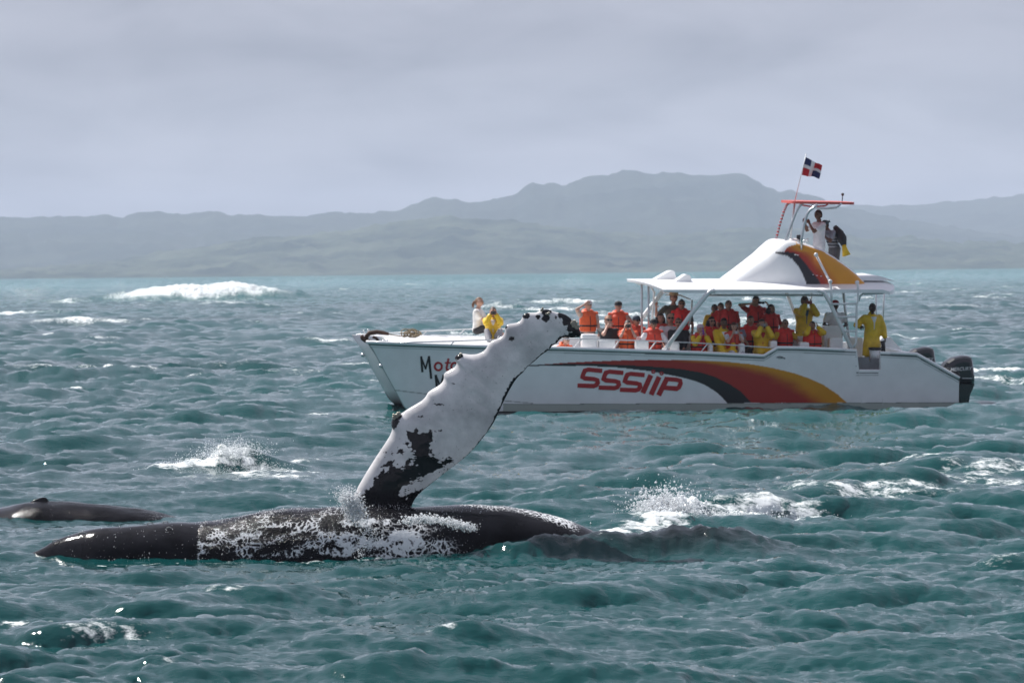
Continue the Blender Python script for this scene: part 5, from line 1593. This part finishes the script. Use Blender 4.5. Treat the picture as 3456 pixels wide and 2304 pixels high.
def join_grids(name, parts, names=('pale', 'wash', 'run')):
    """parts: list of (P, wrap_v, dict attrs) -> single mesh."""
    vs, fs, at = [], [], {k: [] for k in names}
    base = 0
    for P, wrap, a in parts:
        nu, nv = P.shape[:2]
        I = np.arange(nu * nv).reshape(nu, nv) + base
        iv = np.arange(nv if wrap else nv - 1)
        q = np.stack([I[:-1][:, iv], I[1:][:, iv], I[1:][:, (iv + 1) % nv], I[:-1][:, (iv + 1) % nv]], -1).reshape(-1, 4)
        vs.append(P.reshape(-1, 3)); fs.append(q); base += nu * nv
        for k in names: at[k].append(np.broadcast_to(a[k], (nu, nv)).reshape(-1))
    co = np.concatenate(vs); q = np.concatenate(fs)
    me = bpy.data.meshes.new(name)
    me.vertices.add(len(co)); me.vertices.foreach_set('co', co.reshape(-1).astype(np.float32))
    me.loops.add(len(q) * 4); me.loops.foreach_set('vertex_index', q.reshape(-1).astype(np.int32))
    me.polygons.add(len(q)); me.polygons.foreach_set('loop_start', (np.arange(len(q)) * 4).astype(np.int32))
    me.update(calc_edges=True)
    for k in names:
        A = me.attributes.new(k, 'FLOAT', 'POINT'); A.data.foreach_set('value', np.concatenate(at[k]).astype(np.float32))
    bm = bmesh.new(); bm.from_mesh(me); bmesh.ops.recalc_face_normals(bm, faces=bm.faces); bm.to_mesh(me); bm.free()
    return me

def body_loft(crest_v, Yc, hw, nu=340, nv=64, zc=-0.55, lumps=0.0, seed=0, power=1.0, near_tuck=None):
    """Rounded back: crest line given in view pixels, half-width hw(x) metres, centred at depth Yc."""
    cv = np.array(crest_v, float)
    vx = np.linspace(cv[0, 0], cv[-1, 0], nu)
    vyv = np.interp(vx, cv[:, 0], cv[:, 1])
    ker = np.ones(7) / 7
    vyv = np.convolve(np.pad(vyv, 3, mode='edge'), ker, 'valid')
    P = np.zeros((nu, nv, 3))
    th = np.linspace(R(-12), R(192), nv)
    VX = np.repeat(vx[:, None], nv, 1)
    for i in range(nu):
        c = V(vx[i], vyv[i], Yc)
        w = float(np.interp(vx[i], [h[0] for h in hw], [h[1] for h in hw]))
        H = c.z - zc
        cs, sn = np.cos(th), np.sin(th)
        P[i, :, 0] = c.x
        P[i, :, 1] = Yc - w * np.sign(cs) * np.abs(cs) ** power
        P[i, :, 2] = zc + H * np.sign(sn) * np.abs(sn) ** power
    lum = (fbm(P[..., 0] * 2.2 + seed, P[..., 1] * 2.2 + P[..., 2] * 2.2, 5) - 0.5) * lumps
    P[..., 2] += lum
    P[..., 1] += lum * 0.6
    return P, VX, vyv

# --- main whale: back, flipper and sunken flank
crest_main = [(60, 1275), (100, 1258), (116, 1247), (150, 1233), (185, 1222), (220, 1215), (260, 1210), (320, 1205), (380, 1201), (430, 1199), (456, 1199), (462, 1197), (500, 1194), (540, 1188), (580, 1179), (620, 1171), (660, 1167), (720, 1165), (780, 1161), (830, 1157), (900, 1160), (950, 1164), (1000, 1159), (1050, 1158), (1100, 1158), (1160, 1161), (1220, 1172), (1290, 1188), (1350, 1212), (1400, 1240), (1460, 1290), (1560, 1360)]
PB, VXB, vyb = body_loft(crest_main, 47.0, [(60, 0.15), (116, 0.28), (220, 0.50), (460, 0.62), (700, 0.78), (1000, 0.80), (1250, 0.62), (1560, 0.45)], nu=520, nv=90, zc=-0.42, lumps=0.05, power=0.85)
nuB, nvB = VXB.shape
fr = np.repeat(np.linspace(0, 1, nvB)[None, :], nuB, 0)         # 0 near waterline .. 0.5 crest .. 1 far
nzb = fbm(PB[..., 0] * 5, PB[..., 2] * 9 + PB[..., 1] * 5, 5)
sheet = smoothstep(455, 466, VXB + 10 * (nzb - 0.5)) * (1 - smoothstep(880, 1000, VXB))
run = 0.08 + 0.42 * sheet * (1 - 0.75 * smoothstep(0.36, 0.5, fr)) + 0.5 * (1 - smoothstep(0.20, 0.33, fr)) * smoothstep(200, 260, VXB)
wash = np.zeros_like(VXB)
wash += sheet * (0.33 + 0.50 * smoothstep(0.42, 0.66, nzb) - 0.2 * smoothstep(0.30, 0.48, fr))  # white specks paint the sun sparkle on the wet back, mixed with foam
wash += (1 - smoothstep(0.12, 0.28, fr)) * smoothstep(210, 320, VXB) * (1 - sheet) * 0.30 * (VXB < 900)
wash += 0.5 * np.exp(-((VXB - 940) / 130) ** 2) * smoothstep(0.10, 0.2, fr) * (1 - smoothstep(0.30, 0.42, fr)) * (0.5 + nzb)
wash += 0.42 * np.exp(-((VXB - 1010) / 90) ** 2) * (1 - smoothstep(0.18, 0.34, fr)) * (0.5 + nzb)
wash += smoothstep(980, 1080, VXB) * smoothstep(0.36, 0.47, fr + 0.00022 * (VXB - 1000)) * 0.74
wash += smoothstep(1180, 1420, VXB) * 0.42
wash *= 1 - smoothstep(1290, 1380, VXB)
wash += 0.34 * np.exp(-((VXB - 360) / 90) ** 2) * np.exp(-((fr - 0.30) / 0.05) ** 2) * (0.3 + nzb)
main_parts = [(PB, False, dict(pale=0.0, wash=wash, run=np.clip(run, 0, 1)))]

# flipper outline (trace grid: 900 x 750 photo px seen at 2.0911)
LEAD = [(60, 1480), (80, 1430), (100, 1390), (125, 1335), (180, 1240), (250, 1130), (310, 1040), (345, 985), (362, 940), (353, 905), (358, 870), (385, 838), (430, 826), (470, 797), (530, 762), (575, 735), (600, 708), (612, 680), (640, 660), (690, 632), (718, 606), (728, 580), (722, 557), (735, 537), (770, 520), (805, 500), (818, 480), (812, 455), (798, 437), (812, 418), (840, 404), (870, 406), (910, 413), (960, 410), (1005, 392), (1028, 367), (1040, 340), (1065, 315), (1110, 300), (1145, 280), (1160, 250), (1158, 225), (1165, 205), (1190, 195), (1240, 190), (1268, 175), (1282, 155), (1280, 137), (1300, 120), (1335, 115), (1375, 118), (1398, 108), (1420, 96), (1450, 92), (1480, 97), (1510, 112), (1550, 117), (1590, 130), (1622, 153), (1652, 186), (1676, 216), (1692, 245), (1698, 272)]
TRAIL = [(480, 1530), (500, 1480), (506, 1462), (522, 1430), (550, 1396), (590, 1360), (640, 1320), (700, 1272), (770, 1217), (840, 1166), (900, 1116), (960, 1052), (1010, 990), (1050, 936), (1080, 890), (1105, 840), (1130, 785), (1160, 722), (1190, 664), (1225, 604), (1255, 566), (1290, 536), (1320, 496), (1350, 474), (1380, 450), (1410, 421), (1445, 396), (1478, 374), (1490, 352), (1525, 336), (1538, 316), (1560, 296), (1592, 287), (1634, 296), (1660, 291), (1690, 289), (1698, 276)]
def resample(pts, n):
    p = np.array(pts, float)
    # Catmull-Rom style smoothing through dense linear resample and light blur
    d = np.r_[0, np.cumsum(np.hypot(*np.diff(p, axis=0).T))]
    s = np.linspace(0, d[-1], n)
    q = np.stack([np.interp(s, d, p[:, 0]), np.interp(s, d, p[:, 1])], -1)
    k = np.array([1, 2, 3, 2, 1]) / 9.0
    for _ in range(2):
        qq = np.pad(q, ((2, 2), (0, 0)), mode='edge')
        qs = np.stack([np.convolve(qq[:, c], k, 'valid') for c in (0, 1)], -1)
        qs[0], qs[-1] = q[0], q[-1]; q = qs
    return q
nF, nC = 420, 110
LE, TE = resample(LEAD, nF), resample(TRAIL, nF)
# match the two edges by their projection on the limb's axis
ax = np.array([0.73, -0.683])
def by_axis(E):
    a = np.maximum.accumulate(E @ ax + np.arange(len(E)) * 1e-4)
    return a
aL, aT = by_axis(LE), by_axis(TE)
fL = (aL - aL[0]) / (aL[-1] - aL[0]); fT = (aT - aT[0]) / (aT[-1] - aT[0])
par = 0.5 * np.linspace(0, 1, nF) + 0.5 * fL
TEm = np.stack([np.interp(par, 0.5 * np.linspace(0, 1, nF) + 0.5 * fT, TE[:, c]) for c in (0, 1)], -1)
th = np.linspace(0, 2 * np.pi, nC, endpoint=False)
# around the section: u along the chord, +- thickness
uu = 0.5 * (1 - np.cos(th)); sg = np.where(th <= np.pi, -1.0, 1.0)      # first half faces the camera
prof = np.where(uu < 0.30, np.sqrt(np.clip(1 - (1 - uu / 0.30) ** 2, 0, 1)), 1 - np.clip((uu - 0.30) / 0.70, 0, 1) ** 1.7 * 0.96) * 0.40
prof = np.where(uu > 0.985, prof * (1 - uu) / 0.015, prof)
q2 = LE[:, None, :] * (1 - uu)[None, :, None] + TEm[:, None, :] * uu[None, :, None]
chord = np.hypot(*(TEm - LE).T)
f = np.linspace(0, 1, nF)
thick = np.minimum(chord, 430) / 2.0911 / 283.0 * (0.52 - 0.16 * f)
thick = np.convolve(np.pad(thick, 6, mode='edge'), np.ones(13) / 13, 'valid')
YF = 47.0
px = 1150 + q2[..., 0] / 2.0911; py = 1000 + q2[..., 1] / 2.0911
DX = (px - 1728) / F; DY = -(py - 1152) / F
Rm = np.array(CAMM.to_3x3())
dirs = np.stack([DX, DY, -np.ones_like(DX)], -1) @ Rm.T
P0 = dirs * (YF / dirs[..., 1])[..., None] + np.array((0, 0, CAMH))
PFl = P0.copy()
undul = (fbm(q2[..., 0] / 130.0, q2[..., 1] / 130.0, 4) - 0.5) * 0.030
lean = (P0[..., 2] - 0.3) * 0.10
PFl[..., 1] += sg[None, :] * prof[None, :] * thick[:, None] + lean + undul * np.sin(np.pi * uu)[None, :]
# pattern in trace coordinates
QX, QY = q2[..., 0], q2[..., 1]
wx = QX + 46 * (fbm(QX / 34, QY / 34, 5, 0.62) - 0.5) + 26 * (fbm(QX / 90 + 4, QY / 90, 3) - 0.5)
wy = QY + 46 * (fbm(QX / 34 + 31, QY / 34 + 7, 5, 0.62) - 0.5) + 26 * (fbm(QX / 90 + 14, QY / 90 + 3, 3) - 0.5)
def poly_sdf(poly, x, y):
    """Signed distance (inside positive) to a polygon."""
    p = np.array(poly, float)
    best = np.full(x.shape, 1e9); ins = np.zeros(x.shape, bool)
    for i in range(len(p)):
        a, b = p[i], p[(i + 1) % len(p)]
        ab = b - a
        t = np.clip(((x - a[0]) * ab[0] + (y - a[1]) * ab[1]) / (ab @ ab), 0, 1)
        best = np.minimum(best, np.hypot(x - a[0] - t * ab[0], y - a[1] - t * ab[1]))
        c = ((a[1] > y) != (b[1] > y)) & (x < (b[0] - a[0]) * (y - a[1]) / (b[1] - a[1] + 1e-9) + a[0])
        ins ^= c
    return np.where(ins, best, -best)
DARK = [
    [(60, 1400), (140, 1405), (185, 1370), (232, 1335), (238, 1282), (300, 1235), (350, 1200), (400, 1215), (450, 1185), (500, 1130), (515, 1080), (500, 1040), (470, 1005), (462, 960), (500, 965), (530, 925), (560, 965), (600, 965), (642, 945), (655, 1000), (625, 1060), (650, 1120), (690, 1160), (740, 1145), (770, 1130), (800, 1150), (770, 1185), (700, 1205), (640, 1245), (560, 1285), (500, 1320), (440, 1370), (412, 1405), (470, 1405), (530, 1375), (588, 1352), (560, 1392), (500, 1480), (500, 1560), (40, 1560)],
    [(335, 1122), (390, 1100), (430, 1072), (452, 1095), (400, 1118)],
    [(295, 1200), (340, 1170), (372, 1160), (350, 1200), (310, 1215)],
    [(440, 1035), (460, 1020), (485, 1040), (470, 1055), (448, 1050)],
]
sd = np.full(QX.shape, -1e3)
for p in DARK: sd = np.maximum(sd, poly_sdf(p, wx, wy))
hol = np.full(QX.shape, -1e3)
for p in ([(420, 1400), (450, 1350), (560, 1290), (640, 1262), (640, 1300), (560, 1350), (480, 1392)], [(505, 1150), (530, 1110), (520, 1170), (480, 1200)]):
    hol = np.maximum(hol, poly_sdf(p, wx, wy))
sd = np.minimum(sd, -hol)
speck = (fbm(QX / 20 + 3, QY / 20, 4, 0.6) - 0.60) * 90 * smoothstep(-60, -5, sd)
sd = np.maximum(sd, speck - 6)
sd = sd - np.maximum(0, (fbm(QX / 26 + 50, QY / 26, 4, 0.6) - 0.62)) * 220
def blob(cx_, cy_, rx, ry): return (1 - np.hypot((wx * 0.35 + QX * 0.65 - cx_) / rx, (wy * 0.35 + QY * 0.65 - cy_) / ry)) * min(rx, ry)
for bl in ((375, 880, 34, 50), (400, 845, 34, 26), (826, 424, 32, 26), (1302, 134, 30, 24), (1392, 145, 17, 15), (1450, 110, 36, 26), (1448, 152, 26, 30), (1208, 300, 18, 16), (1163, 212, 12, 14), (1560, 132, 26, 22), (1600, 158, 36, 34), (1588, 184, 22, 24), (1640, 205, 36, 38), (1622, 232, 24, 22), (1668, 248, 34, 36), (1690, 275, 26, 26), (1634, 275, 34, 20), (1600, 290, 40, 18), (1560, 305, 30, 20), (1536, 325, 20, 20), (1680, 770, 0.1, 0.1), (688, 764, 24, 6), (562, 848, 20, 6), (695, 948, 22, 6), (795, 616, 12, 4), (1518, 150, 8, 12)):
    sd = np.maximum(sd, blob(*bl))
# narrow dark trailing edge, wide by the bend
dte = (1 - uu)[None, :] * chord[:, None]
wte = 5 + 16 * np.exp(-((QX - 1195) / 48) ** 2) + 7 * np.exp(-((QX - 1100) / 40) ** 2) + 5 * np.exp(-((QX - 1470) / 60) ** 2)
wte = wte * (0.35 + 1.5 * fbm(QX / 22, QY / 22, 4))
wte = wte * (0.25 + 0.75 * smoothstep(860, 1010, QX))
sd = np.maximum(sd, wte - dte)
sd[:, sg > 0] = np.maximum(sd, 30 - 0 * sd)[:, sg > 0] * 0 + np.where(fbm(QX / 60, QY / 60, 4) > 0.45, 20.0, -20.0)[:, sg > 0]   # mottled far side
pale = 0.5 - np.clip(sd / 24.0, -1, 1) * 0.75
run_f = 0.05 + 0.5 * smoothstep(1330, 1420, QY)
wash_f = 0.55 * smoothstep(1400, 1470, QY)
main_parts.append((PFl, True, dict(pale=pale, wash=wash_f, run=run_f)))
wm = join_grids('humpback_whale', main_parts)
nq = [(p.shape[0] - 1) * (p.shape[1] if wr_ else p.shape[1] - 1) for p, wr_, _ in main_parts]
mi_ = None
wc = V(820, 1270, 47.0); wc.z = -0.4
wm.transform(Matrix.Translation(-wc))
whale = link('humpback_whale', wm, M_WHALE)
whale.location = wc
tag(whale, 'dark wet whale on its side raising a long white flipper with black blotches', 'whale')
# barnacles on the tubercles and a few on the head
M_BARN = mat('barnacle_shell', (0.50, 0.46, 0.38), 0.7, var=0.35, nscale=60, bump=0.4, bscale=90)
def on_flip(x, y, off=0.03):
    p = W(1150 + x / 2.0911, 1000 + y / 2.0911, YF)
    p.y += (p.z - 0.3) * 0.10 - off
    return p
for (spots, nb, rad) in (([(395, 845)], 46, 0.013), ([(1640, 185), (1648, 205), (1668, 222)], 9, 0.02), ([(840, 415)], 8, 0.013), ([(1465, 125)], 6, 0.016), ([(1425, 96)], 5, 0.014)):
    bm = bmesh.new()
    for (sx0, sy0) in spots:
        for k in range(nb):
            x = sx0 + random.gauss(0, 13 if nb > 20 else 6); y = sy0 + random.gauss(0, 8 if nb > 20 else 5) - (x - sx0) * 0.5
            p = on_flip(x, y, 0.06) - wc
            add_lathe(bm, [(rad * 1.0, -0.02), (rad * 0.9, 0.0), (rad * 0.5, rad * 1.1), (rad * 0.3, rad * 0.6)], p, 8, Matrix.Rotation(R(90) + random.uniform(-.5, .5), 3, 'X'))
    o = link('barnacles', bm_mesh('barnacles', bm), M_BARN, whale)
    o['kind'] = 'stuff'
M_RING = mat('scar_ring', (0.42, 0.42, 0.40), 0.6)
for (x, y, r) in ((192, 1233, 0.045), (284, 1206, 0.05), (520, 1204, 0.03), (580, 1178, 0.03), (560, 1163, 0.035)):
    vx, vy = x * 900 / 2352 / 1.46939, (1600 + y * 0) / 1.46939
for (vx, vy, ry) in ((131, 1248, .05), (193, 1230, .05), (393, 1215, .03), (345, 1205, .035), (380, 1203, .03)):
    i = int(np.argmin(np.abs(VXB[:, 0] - vx)))
    # camera-facing point of the back at that height
    zt = V(vx, vy, 46.6).z
    j = int(np.argmin(np.abs(PB[i, :nvB // 2, 2] - zt)))
    c = Vector(PB[i, j]) - wc
    bm = bmesh.new()
    add_tube(bm, [c + Vector((ry * math.cos(t), -0.012 - 0.2 * ry * math.sin(t), 0.55 * ry * math.sin(t))) for t in [2 * math.pi * k / 14 for k in range(15)]], 0.006, 5)
    link('scar_ring', bm_mesh('scar_ring', bm), M_RING, whale)

# --- second whale at the left
PS, VXS, _ = body_loft([(-300, 1200), (-160, 1182), (-80, 1174), (-20, 1169), (10, 1164), (40, 1156), (70, 1150), (100, 1148), (125, 1151), (150, 1152), (200, 1155), (260, 1159), (310, 1165), (360, 1174), (410, 1188), (480, 1200), (600, 1225)], 56.0, [(-300, .3), (-160, .6), (0, .75), (120, .75), (300, .7), (600, .3)], nu=220, nv=60, zc=-0.35, lumps=0.05, seed=4)
# dorsal fin as a loft of small sections
fin = [(62, 1157), (75, 1149), (88, 1144), (98, 1141.5), (106, 1142), (109, 1146), (108, 1150), (114, 1155), (126, 1158)]
nf = 24
FP = np.zeros((nf, 16, 3))
fxs = np.linspace(60, 127, nf)
for i, x in enumerate(fxs):
    yv = np.interp(x, [p[0] for p in fin[:5]] + [109, 116, 127], [p[1] for p in fin[:5]] + [1146, 1154, 1158])
    top = V(x, yv, 56.0); bz = V(x, 1161, 56.0).z
    for k in range(16):
        a = 2 * math.pi * k / 16
        h = 0.5 + 0.5 * math.cos(a)
        FP[i, k] = (top.x, 56.0 + 0.05 * math.sin(a) * (1 - h * 0.7), bz + (top.z - bz) * h)
w2m = join_grids('humpback_whale', [(PS, False, dict(pale=0.0, wash=0.05 + 0.5 * smoothstep(180, 380, VXS) + 0.45 * np.exp(-((VXS - 128) / 14) ** 2), run=0.40 * smoothstep(20, 70, VXS))), (FP, True, dict(pale=0.0, wash=0.0, run=0.1))])
w2c = V(120, 1180, 56.0); w2c.z = -0.3
w2m.transform(Matrix.Translation(-w2c))
whale2 = link('humpback_whale', w2m, M_WHALE)
whale2.location = w2c
tag(whale2, 'low grey back of a second whale with a small dorsal fin at the water surface', 'whale')

# ------------------------------------------------------------------ splashes: droplets and foam flecks
M_SPRAY = mat('white_spray', (0.86, 0.88, 0.90), 0.5, var=0.02)
_t = M_SPRAY.node_tree
_tr = N(_t, 'ShaderNodeBsdfTranslucent'); _tr.inputs['Color'].default_value = (0.9, 0.92, 0.94, 1)
_mx = N(_t, 'ShaderNodeMixShader'); _mx.inputs[0].default_value = 0.60
_t.links.new(_t.nodes['Principled BSDF'].outputs[0], _mx.inputs[1]); _t.links.new(_tr.outputs[0], _mx.inputs[2])
_t.links.new(_mx.outputs[0], [n for n in _t.nodes if n.type == 'OUTPUT_MATERIAL'][0].inputs['Surface'])
OCT = np.array([(1, 0, 0), (-1, 0, 0), (0, 1, 0), (0, -1, 0), (0, 0, 1), (0, 0, -1)], float)
OCF = np.array([(0, 2, 4), (2, 1, 4), (1, 3, 4), (3, 0, 4), (2, 0, 5), (1, 2, 5), (3, 1, 5), (0, 3, 5)])
def droplets(name, C, Rad, label, stretch=(1, 1, 1), parent=None):
    n = len(C)
    sc_ = np.stack([Rad * stretch[0], Rad * stretch[1], Rad * stretch[2]], -1) * rng.uniform(0.6, 1.4, (n, 3))
    co = (C[:, None, :] + OCT[None] * sc_[:, None, :]).reshape(-1, 3)
    fc = (OCF[None] + (np.arange(n) * 6)[:, None, None]).reshape(-1, 3)
    me = bpy.data.meshes.new(name)
    me.vertices.add(len(co)); me.vertices.foreach_set('co', co.reshape(-1).astype(np.float32))
    me.loops.add(len(fc) * 3); me.loops.foreach_set('vertex_index', fc.reshape(-1).astype(np.int32))
    me.polygons.add(len(fc)); me.polygons.foreach_set('loop_start', (np.arange(len(fc)) * 3).astype(np.int32))
    me.update(calc_edges=True)
    o = link(name, me, M_SPRAY, parent)
    o['kind'] = 'stuff'
    if label: o['label'] = label
    return o
def cloud(n, vx, vy, sx, sy, Y, sY, rmin, rmax, skew=None):
    x = rng.normal(vx, sx, n); y = vy - np.abs(rng.normal(0, sy, n))
    if skew: y = y + skew * (x - vx)
    Yd = rng.normal(Y, sY, n)
    C = np.array([V(a, b, c) for a, b, c in zip(x, y, Yd)])
    return C, rmin + (rmax - rmin) * rng.random(n) ** 3
def stack(*cs): return np.concatenate([c[0] for c in cs]), np.concatenate([c[1] for c in cs])
# burst right of the whale
C_, R_ = stack(cloud(2500, 1530, 1203, 26, 20, 50.6, 0.2, .010, .03), cloud(8500, 1528, 1206, 32, 30, 50.6, 0.22, .005, .024), cloud(3000, 1505, 1204, 20, 14, 50.4, 0.2, .006, .026), cloud(1500, 1540, 1190, 55, 36, 50.6, 0.3, .003, .011), cloud(2400, 1640, 1196, 70, 12, 51.5, 0.25, .004, .018), cloud(1800, 1460, 1204, 60, 5, 50.2, 0.2, .004, .015), cloud(2200, 1790, 1186, 70, 9, 53, 0.3, .004, .018, 0.05))
droplets('spray', C_, R_, 'white burst of spray thrown up behind the sunken flank of the whale')
# curtain at the flipper root
def curtain(n, path, sx, sy, Y, rmin, rmax):
    t = rng.random(n); p = np.array(path, float); s = np.linspace(0, 1, len(p))
    x = np.interp(t, s, p[:, 0]) + rng.normal(0, sx, n); y = np.interp(t, s, p[:, 1]) + rng.normal(0, sy, n)
    C = np.array([V(a, b, c) for a, b, c in zip(x, y, rng.normal(Y, 0.05, n))])
    return C, rmin + (rmax - rmin) * rng.random(n) ** 3
C_, R_ = stack(curtain(2600, [(806, 1136), (806, 1150), (812, 1165), (816, 1180), (824, 1196)], 13, 8, 46.3, .003, .013), curtain(700, [(790, 1128), (800, 1150)], 12, 8, 46.35, .003, .009), curtain(600, [(824, 1190), (860, 1240), (826, 1276)], 10, 10, 46.0, .003, .010), curtain(1500, [(930, 1196), (980, 1190), (1040, 1200), (1085, 1214)], 10, 5, 46.1, .004, .016))
droplets('spray', C_, R_, 'white water curtain running down at the root of the raised flipper')
# breaking crest at the left
C_, R_ = stack(cloud(1600, 430, 1066, 50, 9, 65.8, 0.15, .003, .010, -0.25), cloud(3000, 540, 1045, 36, 16, 66.1, 0.15, .003, .012), cloud(2600, 600, 1082, 60, 14, 65.4, 0.3, .002, .008, 0.25), cloud(1200, 500, 1086, 50, 8, 65.2, 0.3, .002, .007))
droplets('spray', C_, R_, 'frothing white crest of the small breaking wave between whale and bow')
# white drips over the whale's flank, standing in for sun glints
i_ = rng.integers(0, nuB, 15000); j_ = rng.integers(2, int(nvB * 0.5), 15000)
vxx = VXB[i_, j_]
keep = (rng.random(15000) < np.clip(0.10 + 1.25 * sheet[i_, j_] + 0.7 * np.exp(-((vxx - 980) / 110) ** 2) + 0.45 * (j_ < 20) * (vxx > 230), 0, 1) * (vxx > 160) * (vxx < 1120) * (nzb[i_, j_] ** 2 * 3.2))
C_ = PB[i_, j_][keep] + rng.normal(0, .008, (keep.sum(), 3)) - np.array((0, 0.006, 0)) - np.array(wc)
dr = droplets('glint_drips', C_, 0.0016 + 0.0055 * rng.random(keep.sum()) ** 4, None, (1, 0.5, 1.2), whale)
C_ = rng.random((900, 3))
# ------------------------------------------------------------------ haze
def haze_box():
    bm = bmesh.new()
    x, y0, y1, z0, z1 = 6500, -30, 8700, -6.0, 178.0
    add_box(bm, (0, (y0 + y1) / 2, (z0 + z1) / 2), (2 * x, y1 - y0, z1 - z0))
    me = bm_mesh('haze', bm)
    m = bpy.data.materials.new('haze_air'); m.use_nodes = True
    t = m.node_tree; t.nodes.clear()
    o = N(t, 'ShaderNodeOutputMaterial')
    v = N(t, 'ShaderNodeVolumePrincipled')
    v.inputs['Color'].default_value = (0.72, 0.78, 0.95, 1)
    v.inputs['Density'].default_value = 0.00013
    v.inputs['Anisotropy'].default_value = 0.0
    t.links.new(v.outputs[0], o.inputs['Volume'])
    ob = link('haze', me, m, smooth=False)
    ob['kind'] = 'stuff'
    return ob
haze_box()
